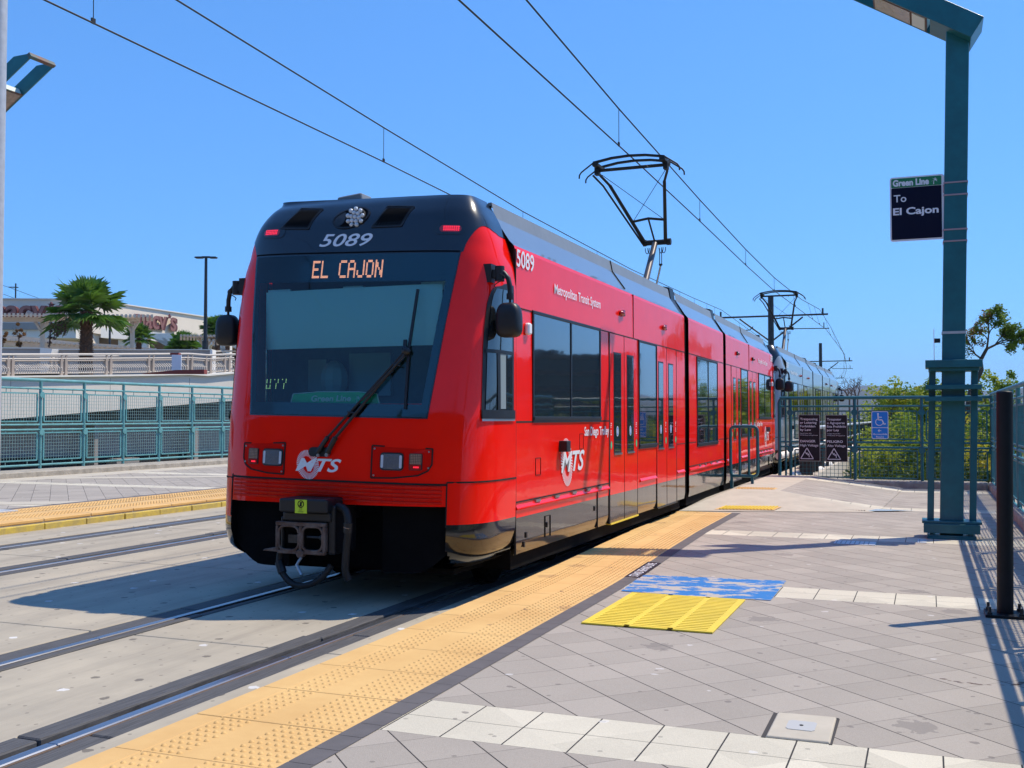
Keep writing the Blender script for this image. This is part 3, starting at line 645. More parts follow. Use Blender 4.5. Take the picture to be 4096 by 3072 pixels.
mb = MB('sign_white'); mb.prism(rr(Xs - .5, Xs + .005, 2.58, 2.88, .02), lambda a, b, d: (a, 14 + d, b), -.01, .01); mb.build('panel', t)
mb = MB('sign_navy'); mb.bb(Xs - .48, Xs - .007, 13.985, 13.989, 2.595, 2.80); mb.m = 'sign_green'; mb.bb(Xs - .48, Xs - .007, 13.985, 13.989, 2.805, 2.868); mb.build('face', t)
mb = MB('galvanised'); mb.tube([(Xs - .55, 14, .15), (Xs - .55, 14, 3.0)], .04, 12); mb.build('pole', t, smooth=True)

# signs on the end fence
def warn_sign(x0, x1, lines1, small, big1, big2, lab, z1=1.64, z0=.68):
    t = thing('warning_sign', lab, 'sign', ((x0 + x1) / 2, 22.88, z0)); Y = 22.875; W = x1 - x0
    mb = MB('aluminium'); mb.prism(rr(x0 - .008, x1 + .008, z0 - .008, z1 + .008, .012), lambda a, b, d: (a, Y + d, b), 0, .008); mb.build('panel', t)
    mb = MB('sign_black'); mb.prism(rr(x0, x1, z0, z1, .01), lambda a, b, d: (a, Y + d, b), -.003, -.0005); mb.build('black_face', t)
    mb = MB('sign_text'); Hh = z1 - z0; y = Y - .005
    for i, (s, wd) in enumerate(lines1): zt = z1 - Hh * (.062 + i * .078); line(mb, s, x0 + .055 * W, x0 + (.055 + wd) * W, zt - Hh * .05, zt, y, .012)
    for i, (s, wd) in enumerate(small): zt = z1 - Hh * (.39 + i * .04); line(mb, s, x0 + .055 * W, x0 + (.055 + wd) * W, zt - Hh * .02, zt, y, .0)
    zt = z1 - Hh * .545; line(mb, big1, x0 + .055 * W, x0 + .80 * W, zt - Hh * .052, zt, y, .016)
    zt = z1 - Hh * .635; line(mb, big2, x0 + .055 * W, x0 + .93 * W, zt - Hh * .052, zt, y, .008)
    mb.build('lettering', t)
    mb = MB('sign_text'); cx = x0 + W * .38; zb = z1 - Hh * .955; zt = z1 - Hh * .72; hw = W * .31
    P = [Vector((cx - hw, y, zb)), Vector((cx + hw, y, zb)), Vector((cx, y, zt))]
    for a, b in ((0, 1), (1, 2), (2, 0)): mb.beam(P[a], P[b], .016, .003, up=(0, 1, 0))
    zz = [(cx - .04, zt - .07), (cx - .01, zb + .09), (cx + .0, zb + .13), (cx + .02, zb + .07), (cx + .04, zb + .11), (cx + .045, zb + .03)]
    for a, b in zip(zz, zz[1:]): mb.beam((a[0], y, a[1]), (b[0], y, b[1]), .012, .003, up=(0, 1, 0))
    mb.build('hazard_symbol', t)
warn_sign(2.215, 2.633, [('Trespassing', .85), ('or Loitering', .80), ('Forbidden', .74), ('by Law', .53)], [('Penal Code 555', .55), ('MTDB Rules & Regulations', .85)], 'DANGER', 'High Voltage', 'black warning sign in English, left of the two on the end fence')
warn_sign(2.76, 3.183, [('Traspasar', .68), ('o Agruparse', .84), ('Esta Prohibido', .90), ('por Ley', .57)], [('Codigo Penal 555', .62), ('MTDB Rules & Regulations', .85)], 'PELIGRO', 'Alto Voltage', 'black warning sign in Spanish, right of the two on the end fence', 1.635, .675)
t = thing('accessible_sign', 'blue wheelchair route sign with a left arrow on the end fence', 'sign', (3.86, 22.88, 1.33)); Y = 22.875
mb = MB('sign_white'); mb.prism(rr(3.695, 4.025, 1.328, 1.895, .03), lambda a, b, d: (a, Y + d, b), 0, .008); mb.build('panel', t)
mb = MB('sign_blue'); mb.prism(rr(3.708, 4.012, 1.565, 1.882, .02), lambda a, b, d: (a, Y + d, b), -.003, -.0005); mb.prism(rr(3.708, 4.012, 1.341, 1.552, .02), lambda a, b, d: (a, Y + d, b), -.003, -.0005); mb.build('blue_face', t)
mb = MB('sign_white'); y = Y - .005
mb.disk((3.825, y, 1.84), (0, 1, 0), .019, .002, 14)
bm_ = lambda a, b, w_=.02: mb.beam((a[0], y, a[1]), (b[0], y, b[1]), w_, .003, up=(0, 1, 0))
bm_((3.825, 1.82), (3.832, 1.715), .026); bm_((3.83, 1.775), (3.90, 1.772), .016); bm_((3.83, 1.72), (3.905, 1.718), .022); bm_((3.90, 1.718), (3.945, 1.625), .022); bm_((3.945, 1.628), (3.975, 1.642), .018)
cc = (3.85, 1.675); pr = None
for k in range(0, 25):
    a = R(110 + k * 10); q = (cc[0] + .072 * math.cos(a), cc[1] + .072 * math.sin(a))
    if pr: bm_(pr, q, .014)
    pr = q
bm_((3.825, 1.497), (3.885, 1.497), .012); bm_((3.825, 1.497), (3.85, 1.522), .012); bm_((3.825, 1.497), (3.85, 1.472), .012)
line(mb, 'Accessible', 3.722, 4.0, 1.41, 1.445, y, .01); line(mb, 'Route', 3.785, 3.935, 1.355, 1.388, y, .01)
mb.build('symbol', t); t.location.x -= .03; t.location.z -= .178

# ------------------------------------------------------------------ trams
SH_W = [(.26, .90), (.30, 1.08), (.36, 1.22), (.44, 1.30), (.6, 1.33), (1.0, 1.335), (2.75, 1.335), (2.95, 1.315), (3.1, 1.27), (3.2, 1.235), (3.34, 1.18), (3.48, 1.105), (3.58, 1.03), (3.615, 1.005)]
SH_Y = [(.26, .45), (.30, .32), (.36, .24), (.44, .13), (.6, .09), (1.0, .12), (1.3, .145), (1.6, .18), (2.05, .26), (2.45, .33), (2.86, .42), (3.08, .46), (3.25, .51), (3.41, .57), (3.53, .66), (3.59, .72), (3.615, .80)]
def sm(tbl, z):                                          # lightly smoothed lookup
    return (lerp(tbl, z - .03) + 2 * lerp(tbl, z) + lerp(tbl, z + .03)) / 4
YS = 1.1
class _N:
    def __getitem__(s, z): return lerp([(3.1, 4.5), (3.62, 8.0)], z)
NZ = _N()
def Sy(x, z):
    W_ = sm(SH_W, z); y0 = sm(SH_Y, z); q = min(abs(x) / W_, 1.)
    NN = NZ[z]; return y0 + (YS - y0) * (1 - (1 - q ** NN) ** (1 / NN))
def Sx(y, z):
    W_ = sm(SH_W, z); y0 = sm(SH_Y, z); c = max(0, min(1, 1 - (y - y0) / (YS - y0)))
    NN = NZ[z]; return W_ * (1 - c ** NN) ** (1 / NN)
def St(t, z):                                            # t in -1..1 round the nose
    W_ = sm(SH_W, z); y0 = sm(SH_Y, z); a = t * math.pi / 2; NN = NZ[z]
    x = W_ * math.copysign(abs(math.sin(a)) ** (2 / NN), a); y = y0 + (YS - y0) * (1 - abs(math.cos(a)) ** (2 / NN)); return Vector((x, y, z))
def Nrm(p):                                              # outward normal of the nose at p
    x, y, z = p; e = .004
    if abs(x) < sm(SH_W, z) * .93:
        gx = (Sy(x + e, z) - Sy(x - e, z)) / (2 * e); gz = (Sy(x, z + e) - Sy(x, z - e)) / (2 * e); n = Vector((gx, -1, gz))
    else:
        s = 1 if x > 0 else -1; gy = (Sx(y + e, z) - Sx(y - e, z)) / (2 * e); gz = (Sx(y, z + e) - Sx(y, z - e)) / (2 * e); n = Vector((s, -gy, -gz))
    return n.normalized()
def off(p, d): return Vector(p) + Nrm(p) * d
KZ = lambda z: lerp([(1.0, .015), (1.6, .02), (3.1, .04), (3.4, .05)], z)   # the tram leans a little on the canted track
def FP(x, z, d=0.):
    z = z - KZ(z) * x
    return off(Vector((x, Sy(x, z), z)), d)     # front point
def SP(s, y, z, d=0.): return off(Vector((s * Sx(y, z), y, z)), d)
def fpatch(mb, xl, xr, z0, z1, d, nu=16, nv=8):
    mb.grid(lambda u, v: FP(xl(z0 + (z1 - z0) * v) * (1 - u) + xr(z0 + (z1 - z0) * v) * u, z0 + (z1 - z0) * v, d), nu, nv)
def fpoly(mb, poly, d, th=0., sub=3):                    # small polygon laid on the front, fan filled, with a rim
    pp = []
    for i, (a, b) in enumerate(poly):
        c, e = poly[(i + 1) % len(poly)]; k_ = max(1, int(math.hypot(c - a, e - b) / .045)); pp += [(a + (c - a) * j / k_, b + (e - b) * j / k_) for j in range(k_)]
    poly = pp; cx = sum(p[0] for p in poly) / len(poly); cz = sum(p[1] for p in poly) / len(poly)
    vs = [FP(cx, cz, d)]; n = len(poly)
    for k in range(1, sub + 1):
        for a, b in poly: vs.append(FP(cx + (a - cx) * k / sub, cz + (b - cz) * k / sub, d))
    fs = [(0, 1 + i, 1 + (i + 1) % n) for i in range(n)]
    for k in range(sub - 1):
        for i in range(n): fs.append((1 + k * n + i, 1 + (k + 1) * n + i, 1 + (k + 1) * n + (i + 1) % n, 1 + k * n + (i + 1) % n))
    mb.add(vs, fs)
    if th:
        r0 = [FP(a, b, d) for a, b in poly]; r1 = [FP(a, b, d - th) for a, b in poly]
        mb.add(r0 + r1, [(i, (i + 1) % n, n + (i + 1) % n, n + i) for i in range(n)])
def fline(mb, pts, wdt, d):                              # seam following the front
    for (a, b), (c, e) in zip(pts, pts[1:]): mb.beam(FP(a, b, d), FP(c, e, d), wdt, .004, up=tuple(Nrm(FP((a + c) / 2, (b + e) / 2))))
WE = lambda z: lerp([(1.60, .888), (3.07, 1.055)], z)    # windshield half width
def ring_logo(mb, P, cx, cz, rx, rz, tilt, n=46):        # rayed ring emblem; P(a,b)
    def q(t, k):
        a = rx * k * math.cos(t); b = rz * k * math.sin(t); c, s = math.cos(tilt), math.sin(tilt); return P(cx + a * c - b * s, cz + a * s + b * c)
    for i in range(n):
        t = 2 * math.pi * i / n; dt = .55 * math.pi / n
        ko = 1.0; ki = .54 - .06 * math.cos(2 * t)
        mb.add([q(t - dt, ko), q(t + dt, ko), q(t + dt + .06, ki), q(t - dt * .4 + .06, ki)], [(0, 1, 2, 3)])
FONT5 = {'E': ["11111", "1", "1", "1111", "1", "1", "11111"], 'L': ["1", "1", "1", "1", "1", "1", "11111"], 'C': ["01111", "1", "1", "1", "1", "1", "01111"],
         'A': ["01110", "10001", "10001", "11111", "10001", "10001", "10001"], 'J': ["00001", "00001", "00001", "00001", "10001", "10001", "01110"],
         'O': ["01110", "10001", "10001", "10001", "10001", "10001", "01110"], 'N': ["10001", "11001", "11001", "10101", "10011", "10011", "10001"], ' ': [""] * 7,
         '0': ["101", "101", "101", "000", "101", "101", "111"], '7': ["101", "001", "001", "010", "010", "010", "010"]}

def build_tram(name, label, paint, dark_paint, Y0, number, group, detail=True):
    root = thing(name, label, 'tram', (cline(Y0), Y0, 0), group)
    def place(o, ly, L, flip=False):
        # a module lying from local length ly to ly+L on the centre line
        a = Vector((cline(Y0 + ly), Y0 + ly)); b = Vector((cline(Y0 + ly + L), Y0 + ly + L)); ang = math.atan2(b.y - a.y, b.x - a.x) - math.pi / 2
        if not flip: o.location = (a.x - root.location.x, ly, 0); o.rotation_euler = (0, 0, ang)
        else: o.location = (b.x - root.location.x, ly + L, 0); o.rotation_euler = (0, 0, ang + math.pi)
    HW = 1.325
    # ---- end module A, local y from the nose
    mb = MB(paint)
    inwin = lambda x, z: 1.70 < z < 2.87 and abs(x) < WE(z) - .06
    nz = 90; zs = [.26 + (3.615 - .26) * j / nz for j in range(nz + 1)]
    def skip(u, v):
        t = 2 * u - 1; z = .26 + 3.355 * v; p = St(t, z)
        if inwin(p.x, z): return True
        if z < .865 and abs(p.x) < 1.06: return True
        return False
    nu = 96
    vs = [St(2 * i / nu - 1, z - KZ(z) * St(2 * i / nu - 1, z).x * min(1, max(0, (z - 3.3) / .25))) for z in zs for i in range(nu + 1)]
    fa, fb_, fc_, fd_ = [], [], [], []
    for j in range(nz):
        for i in range(nu):
            if skip((i + .5) / nu, (j + .5) / nz): continue
            f = (j * (nu + 1) + i, j * (nu + 1) + i + 1, (j + 1) * (nu + 1) + i + 1, (j + 1) * (nu + 1) + i)
            (fd_ if zs[j] > 3.3 else fa if zs[j] > .675 else fb_ if zs[j] > .345 else fc_).append(f)
    mb.add(vs, fa); k0 = len(mb.v) - len(vs)
    mb.m = 'black_gloss'; i_ = mb._m()
    for f in fb_: mb.f.append(tuple(k0 + a for a in f)); mb.mi.append(i_)
    mb.m = 'underbody'; i_ = mb._m()
    for f in fc_: mb.f.append(tuple(k0 + a for a in f)); mb.mi.append(i_)
    mb.m = 'black_mask'; i_ = mb._m()
    for f in fd_: mb.f.append(tuple(k0 + a for a in f)); mb.mi.append(i_)
    top = [k0 + nz * (nu + 1) + i for i in range(nu + 1)]; mb.f.append(tuple(top)); mb.mi.append(mb._m())
    body = mb.build('car_body', root, smooth=50, local=True)
    # side walls of the module
    mb = MB(paint)
    def wall(mb, y0, y1):
        mb.m = paint
        for s in (-1, 1):
            prof = [(HW, .69), (HW + .006, 1.6), (HW, 3.12), (HW - .012, 3.155)]
            for (a, b), (c, d) in zip(prof, prof[1:]):
                n = max(1, int((y1 - y0) / .5))
                mb.m = paint; mb.grid(lambda u, v: (s * (a + (c - a) * v), y0 + (y1 - y0) * u, b + (d - b) * v), n, 2)
            mb.m = 'black_gloss'; mb.grid(lambda u, v: (s * (HW - .014 + .014 * min(1, v * 4)), y0 + (y1 - y0) * u, .36 + .33 * v), n, 8)
            mb.m = 'underbody'; mb.bb(min(s * .6, s * 1.26), max(s * .6, s * 1.26), y0 + .05, y1 - .1, .22, .36)
        mb.m = 'black_matte'
        mb.bb(-1.27, 1.27, y0 + .01, y0 + .03, .4, 3.1); mb.bb(-1.27, 1.27, y1 - .03, y1 - .01, .4, 3.1)
        mb.bb(-1.26, 1.26, y0 + .03, y1 - .03, .361, .4)
    wall(mb, YS, 8.2); mb.build('side_wall', body, local=True, smooth=30)
    def fairing(parent, y0, y1, seams):
        mb = MB('fairing_grey')
        for s in (-1, 1):
            P = [(1.312, 3.156), (1.27, 3.20), (1.125, 3.42)]
            for (a, b), (c, d) in zip(P, P[1:]): mb.m = 'fairing_grey'; mb.grid(lambda u, v: (s * (a + (c - a) * v), y0 + (y1 - y0) * u, b + (d - b) * v), max(2, int((y1 - y0) / .6)), 2)
            mb.m = 'fairing_lip'; mb.grid(lambda u, v: (s * (1.125 - .03 * v), y0 + (y1 - y0) * u, 3.42 + .14 * v), 6, 1); mb.bb(min(s * 1.06, s * 1.095), max(s * 1.06, s * 1.095), y0, y1, 3.53, 3.56)
            mb.m = 'black_matte'
            for q in seams:
                mb.beam((s * 1.275, q, 3.20), (s * 1.128, q - .06, 3.422), .012, .012); mb.beam((s * 1.128, q - .06, 3.422), (s * 1.10, q - .06, 3.56), .012, .012)
        mb.m = 'fairing_lip'; mb.bb(-1.09, 1.09, y0, y1, 3.40, 3.45)
        mb.m = 'black_matte'; mb.bb(-1.09, 1.09, y0 + .002, y0 + .01, 3.2, 3.54); mb.bb(-1.1, 1.1, y1 - .01, y1 - .002, 3.2, 3.44)
        mb.build('roof_fairing', parent, local=True)
    fairing(body, YS, 8.1, (5.0,))
    # seams and trim on the side
    def sbox(mb, s, y0, y1, z0, z1, d0, d1):
        a, b = s * (HW + d0), s * (HW + d1); mb.bb(min(a, b), max(a, b), y0, y1, z0, z1)
    def seam_v(mb, s, y, z0, z1, w_=.012): sbox(mb, s, y - w_ / 2, y + w_ / 2, z0, z1, -.01, .008)
    def seam_h(mb, s, y0, y1, z, w_=.012): sbox(mb, s, y0, y1, z - w_ / 2, z + w_ / 2, -.01, .008)
    mb = MB('gap_dark')
    for s in (-1, 1):
        seam_v(mb, s, YS + .005, .36, 3.12); seam_v(mb, s, 4.09, .36, 2.59, .018); seam_v(mb, s, 5.19, 2.6, 3.15, .008); seam_v(mb, s, 3.62, .36, .765, .01)
        seam_h(mb, s, YS, 8.2, 2.592, .01); seam_h(mb, s, YS, 1.53, 1.555, .016); seam_h(mb, s, 3.74, 4.09, 1.555, .016); seam_h(mb, s, 5.36, 5.45, 1.2, .01); seam_h(mb, s, 7.62, 8.2, 1.2, .008)
        seam_v(mb, s, 7.62, .36, 2.59, .01)
        seam_h(mb, s, YS, 4.07, .832, .012)
        for (a, b, c, d) in ((1.62, 1.76, 1.05, 1.21), (2.97, 3.1, 1.26, 1.42), (1.89, 2.04, .44, .64)):
            for q in (a, b): seam_v(mb, s, q, c, d, .004)
            for q in (c, d): seam_h(mb, s, a, b, q, .004)
        mb.m = 'black_plastic'
        for q, z in ((1.36, .49), (1.3, .41), (3.5, .56), (1.93, .53)): sbox(mb, s, q, q + .03, z, z + .05, 0, .01)
        mb.m = 'gap_dark'
    mb.build('panel_seams', body, local=True)
    mb = MB(paint)
    for s in (-1, 1):
        for a, b in ((YS + .01, 4.07), (5.5, 6.36), (7.65, 8.15)):
            mb = MB(paint); mb.prism([(HW - .005, .755), (HW + .004, .758), (HW + .022, .768), (HW + .020, .778), (HW - .005, .815)], lambda x, z, d: (s * x, d, z), a, b); mb.build('lower_ledge', body, local=True)
    for s in (-1, 1):
        for q in (1.6, 2.15, 2.7, 3.2, 3.62):
            mb = MB('steel'); sbox(mb, s, q, q + .13, .80, .822, .0, .02); mb.build('hinge', body, local=True)
    # windows
    def window(parent, s, y0, y1, z0, z1, mull=True, blue=False):
        mb = MB('glass_dark'); sbox(mb, s, y0, y1, z0, z1, -.02, .010)
        mb.m = 'black_plastic'
        for a, b, c, d in ((y0 - .03, y0, z0 - .03, z1 + .03), (y1, y1 + .03, z0 - .03, z1 + .03), (y0, y1, z0 - .03, z0), (y0, y1, z1, z1 + .03)): sbox(mb, s, a, b, c, d, -.01, .018)
        sbox(mb, s, y0 - .02, y1 + .02, z0 - .002, z0 + .028, .018, .028)
        if mull: q = (y0 + y1) / 2 + .04; sbox(mb, s, q - .018, q + .018, z0, z1, .0, .018)
        mb.build('window', parent, local=True, bevel=.003)
    def leaf(parent, s, y0, y1, g0, g1, outer=True):
        mb = MB(paint); sbox(mb, s, y0 + .006, y1 - .006, .69, 2.575, -.01, .007); mb.m = 'black_gloss'; sbox(mb, s, y0 + .006, y1 - .006, .365, .69, -.01, .007)
        mb.m = 'gap_dark'; sbox(mb, s, y0 - .006, y0 + .006, .36, 2.58, -.01, .009); sbox(mb, s, y1 - .006, y1 + .006, .36, 2.58, -.01, .009)
        mb.m = 'black_plastic'; sbox(mb, s, g0 - .02, g1 + .02, 1.16, 2.37, .0, .010); mb.m = 'glass_dark'; sbox(mb, s, g0, g1, 1.19, 2.35, .0, .0125)
        mb.m = 'steel'; sbox(mb, s, g0 - .01, g1 + .03, 1.15, 1.17, .0, .02)
        mb.m = 'placard_green'; c = (y0 + y1) / 2; e = y1 - .055 if (g0 + g1) / 2 < c else y0 + .055
        P = lambda a, z: (s * (HW + .014), a, z)
        def disc(a, z, ra, rb, m_, dd): mb.m = m_; mb.add([(s * (HW + dd), a + ra * math.cos(2 * math.pi * k / 14), z + rb * math.sin(2 * math.pi * k / 14)) for k in range(14)], [tuple(range(14))])
        disc(e, 1.27, .034, .052, 'steel', .0085); disc(e, 1.27, .026, .044, 'placard_green', .010)
        g = (g0 + g1) / 2 - .02; disc(g, 1.43, .048, .062, 'white_decal', .0135); disc(g, 1.43, .037, .05, 'sign_blue', .0145); disc(g, 1.43, .015, .035, 'white_decal', .0155)
        mb.m = 'white_decal'
        for k in range(7):
            if k != 3: sbox(mb, s, e - .022, e + .022 - .008 * (k % 3), 1.52 - k * .022, 1.53 - k * .022, .007, .0085)
        mb.build('door', parent, local=True)
    for s in (-1, 1):
        window(body, s, 1.56, 3.70, 1.575, 2.575)
        window(body, s, 5.46, 6.36, 1.22, 2.565, False)
        leaf(body, s, 4.11, 4.74, 4.29, 4.58); leaf(body, s, 4.74, 5.36, 4.88, 5.16); leaf(body, s, 6.40, 6.98, 6.50, 6.76); leaf(body, s, 6.98, 7.60, 7.10, 7.37)
        mb = MB('tactile_yellow'); sbox(mb, s, 4.11, 5.36, .345, .362, -.05, .02); mb.build('door_sill', body, local=True)
        mb = MB('steel_dark'); sbox(mb, s, 6.40, 7.60, .345, .362, -.05, .02); mb.build('door_sill', body, local=True)
        for q in (4.60, 6.80):
            mb = MB('lens_red'); mb.ball((s * (HW + .02), q, 2.86), .055, 10, (.7, 1.3, .6)); mb.m = 'black_plastic'; mb.bb(min(s * HW, s * (HW + .03)), max(s * HW, s * (HW + .03)), q + .04, q + .12, 2.83, 2.90); mb.build('marker_lamp', body, local=True, smooth=True)
        mb = MB('black_plastic'); sbox(mb, s, 2.30, 2.42, 1.25, 1.36, 0, .09); mb.m = 'steel'
        for k in range(4): sbox(mb, s, 2.40, 2.425, 1.265 + k * .022, 1.275 + k * .022, .01, .085)
        mb.build('side_sensor', body, local=True, bevel=.012)
        mb = MB('white_decal'); sbox(mb, s, 1.33, 1.42, 2.36, 2.47, 0, .05); mb.build('antenna_box', body, local=True, bevel=.015)
        # lettering on the side; s=+1 reads along +y, s=-1 along -y
        TP = lambda a, z, d=.0095: (s * (HW + d), a, z)
        def stext(t, y0, y1, z0, z1, bold=0., shear=0.):
            mb = MB('white_decal'); mb.text(t, (lambda u, v, q: TP(y0 + (y1 - y0) * u, z0 + (z1 - z0) * v)) if s > 0 else (lambda u, v, q: TP(y1 - (y1 - y0) * u, z0 + (z1 - z0) * v)), bold, shear); mb.build('lettering', body, local=True)
        stext(number, YS + .02 if s > 0 else YS + .02, YS + .47, 2.965, 3.125, .012)
        stext('Metropolitan Transit System', 2.16, 3.74, 2.80, 2.93, .014)
        stext('San Diego Trolley', 3.13, 4.06, 1.365, 1.495, .022)
        mb = MB('white_decal'); P2 = (lambda a, b: TP(a, b)) if s > 0 else (lambda a, b: TP(5.1 - a, b, .0095))
        ring_logo(mb, P2, 2.53, 1.137, .18, .25, R(14))
        mb.build('ring_emblem', body, local=True)
        if s > 0: mb = MB('white_decal'); mb.text('MTS', lambda u, v, q: TP(2.35 + .77 * u, 1.035 + .215 * v, .0115), .022, .32); mb.build('lettering', body, local=True)
        else: mb = MB('white_decal'); mb.text('MTS', lambda u, v, q: TP(2.75 - .77 * u, 1.035 + .215 * v, .0115), .022, .32); mb.build('lettering', body, local=True)
    # ---- nose
    mb = MB('black_mask')
    zlow = lambda x: 0
    # upper mask over the brow
    def zb(t):
        return lerp([(1.05, 3.062), (1.078, 3.133), (1.099, 3.173), (1.139, 3.223), (1.18, 3.255), (1.21, 3.272), (1.228, 3.262), (1.234, 3.235), (1.235, 3.20)], abs(St(t, 3.2).x))
    def um(u, v):
        t = 2 * u - 1; z = zb(t) + (3.6145 - zb(t)) * v; x = St(t, min(z, 3.6)).x; f = max(1 - max(0, (abs(x) - 1.05) / .12), 0); f = max(f, min(1, max(0, (z - 3.3) / .25))); return off(St(t, z - KZ(z) * x * f), .004)
    mb.grid(um, 110, 22); mb.build('brow_panel', body, smooth=50, local=True)
    # windshield: printed border and glass
    mb = MB('black_mask')
    fpatch(mb, lambda z: -WE(z), lambda z: -WE(z) + .075, 1.68, 2.84, .005, 3, 14); fpatch(mb, lambda z: WE(z) - .075, lambda z: WE(z), 1.68, 2.84, .005, 3, 14)
    fpatch(mb, lambda z: -WE(z), lambda z: WE(z), 1.60, 1.72, .005, 30, 2); fpatch(mb, lambda z: -WE(z), lambda z: WE(z), 2.80, 3.07, .0052, 30, 4)
    mb.build('windshield_border', body, smooth='all', local=True)
    mb = MB('windshield_glass'); fpatch(mb, lambda z: -WE(z) + .012, lambda z: WE(z) - .012, 1.615, 3.05, .009, 30, 18); mb.build('windshield', body, smooth='all', local=True)
    mb = MB('black_matte'); fline(mb, [(-1.045 + i * .0995, 3.068) for i in range(22)], .012, .007); mb.build('windshield_seal', body, local=True)
    # cab interior
    mb = MB('cab_inside'); mb.bb(-1.2, 1.2, 1.0, 1.02, .9, 2.95); mb.bb(-.95, .95, .42, 1.0, 1.45, 1.55); mb.bb(-.9, .9, .62, 1.0, 2.9, 2.95)
    mb.m = 'cab_trim'; mb.bb(-.3, .14, .95, .99, 1.8, 2.2); mb.bb(-.75, -.55, .95, .99, 1.85, 2.15); mb.ball((-.05 - .35, .85, 1.95), .14, 10, (1, .7, 1.3)); mb.build('cab_interior', body, local=True)
    mb = MB('blind'); mb.grid(lambda u, v: (-.90 + 1.80 * u, Sy(-.90 + 1.8 * u, 2.5) + .10, 2.22 + .53 * v), 12, 1); mb.build('sun_blind', body, local=True)
    mb = MB('white_decal')
    for a, b in ((-.90, -.66), (-.66, -.36), (.36, .68), (.68, .93)): mb.bb(a, b, .50, .53, 2.735 - .03 * (abs(a + b) > 1.4), 2.755 + .02 * (abs(a + b) > 1.4))
    mb.bb(-.09, .11, .48, .54, 2.70, 2.77); mb.build('visor_rail', body, local=True)
    mb = MB('cab_trim'); mb.bb(-.95, .95, .42, .6, 1.55, 1.63); mb.build('dashboard', body, local=True)
    mb = MB('placard_green'); mb.prism([(-.50, 1.665), (.42, 1.665), (.385, 1.80), (.2, 1.818), (0, 1.824), (-.2, 1.822), (-.46, 1.805)], lambda a, b, d: (a, Sy(a, 1.74) + .05 + d, b), 0, .01); mb.build('line_placard', body, local=True)
    mb = MB('white_decal'); mb.text('Green Line', lambda u, v, q: (-.27 + .40 * u, Sy(-.27 + .4 * u, 1.74) + .045, 1.735 + .055 * v), .03, .15); palm_icon(mb, lambda u, v: (.19 + u * .035, Sy(.19, 1.74) + .045, 1.757 + v * .035))
    for a, b in (((-.50, 1.665), (-.46, 1.805)), ((-.46, 1.805), (-.2, 1.822)), ((-.2, 1.822), (.2, 1.818)), ((.2, 1.818), (.385, 1.80)), ((.385, 1.80), (.42, 1.665))): mb.beam((a[0], Sy(a[0], 1.74) + .047, a[1]), (b[0], Sy(b[0], 1.74) + .047, b[1]), .008, .004, up=(0, 1, 0))
    mb.build('placard_lettering', body, local=True)
    # destination display of small lit dots
    mb = MB('led_orange'); s_ = 'EL CAJON'; x0, x1 = -.375, .345; cw = (x1 - x0) / (len(s_) * 6 - 1); zc0, zc1 = 2.845, 2.995; ch = (zc1 - zc0) / 13
    for i, c in enumerate(s_):
        for r_, row in enumerate(FONT5[c]):
            for q, b in enumerate(row):
                if b != '1': continue
                for sub in (0, 1):
                    for sb in (0, 1):
                        X = x0 + (i * 6 + q + sub * .5) * cw; Z = zc1 - (r_ * 2 + sb) * ch; mb.add([FP(X, Z - ch * .72, .0075), FP(X + cw * .40, Z - ch * .72, .0075), FP(X + cw * .40, Z, .0075), FP(X, Z, .0075)], [(0, 1, 2, 3)])
    mb.build('destination_display', body, local=True)
    mb = MB('led_yellow')
    for i, c in enumerate('077'):
        for r_, row in enumerate(FONT5[c]):
            for q, b in enumerate(row):
                if b == '1': X = -.76 + i * .085 + q * .02; Z = 1.94 - r_ * .013; mb.add([(X, Sy(X, Z) + .03, Z), (X + .008, Sy(X, Z) + .03, Z), (X + .008, Sy(X, Z) + .03, Z - .008), (X, Sy(X, Z) + .03, Z - .008)], [(0, 1, 2, 3)])
    mb.build('run_number_display', body, local=True)
    # number and brow fittings
    if detail:
        mb = MB('white_decal'); mb.m = 'sign_white'; mb.text(number, lambda u, v, q: FP(-.34 + .545 * u, 3.125 + .12 * v, .008), .012, .28); mb.build('fleet_number', body, local=True)
    def fquad(mb, P, d, th=0): fpoly(mb, P, d, th)
    for P in (((-.80, 3.31), (-.49, 3.30), (-.41, 3.50), (-.655, 3.515)), ((.175, 3.30), (.475, 3.305), (.56, 3.49), (.285, 3.505))):
        cx = sum(p[0] for p in P) / 4; cz = sum(p[1] for p in P) / 4; Q = [(cx + (a - cx) * .86, cz + (b - cz) * .84) for a, b in P]
        def bil(P_, d): return lambda u, v: FP((P_[0][0] * (1 - u) + P_[1][0] * u) * (1 - v) + (P_[3][0] * (1 - u) + P_[2][0] * u) * v, (P_[0][1] * (1 - u) + P_[1][1] * u) * (1 - v) + (P_[3][1] * (1 - u) + P_[2][1] * u) * v, d)
        mb = MB('black_plastic'); mb.grid(bil(P, .010), 8, 8); mb.m = 'steel_dark'
        for i in range(4): mb.beam(FP(*P[i], .010), FP(*P[(i + 1) % 4], .010), .008, .01, up=tuple(Nrm(FP(*P[i]))))
        mb.m = 'black_matte'; mb.grid(bil(Q, .014), 8, 8)
        mb.m = 'steel_dark'
        for k in range(9):
            f = (k + .5) / 9; a = [Q[0][i] * (1 - f) + Q[1][i] * f for i in (0, 1)]; b = [Q[3][i] * (1 - f) + Q[2][i] * f for i in (0, 1)]
            mb.beam(FP(*a, .0155), FP(*b, .0155), .004, .003, up=tuple(Nrm(FP(*a))))
        mb.build('vent_grille', body, local=True)
    mb = MB('black_matte'); ov = [(-.06 + .17 * math.cos(t) * (1 if math.cos(t) > 0 else 1) + .05 * math.sin(t), 3.40 + .10 * math.sin(t)) for t in [2 * math.pi * k / 24 for k in range(24)]]
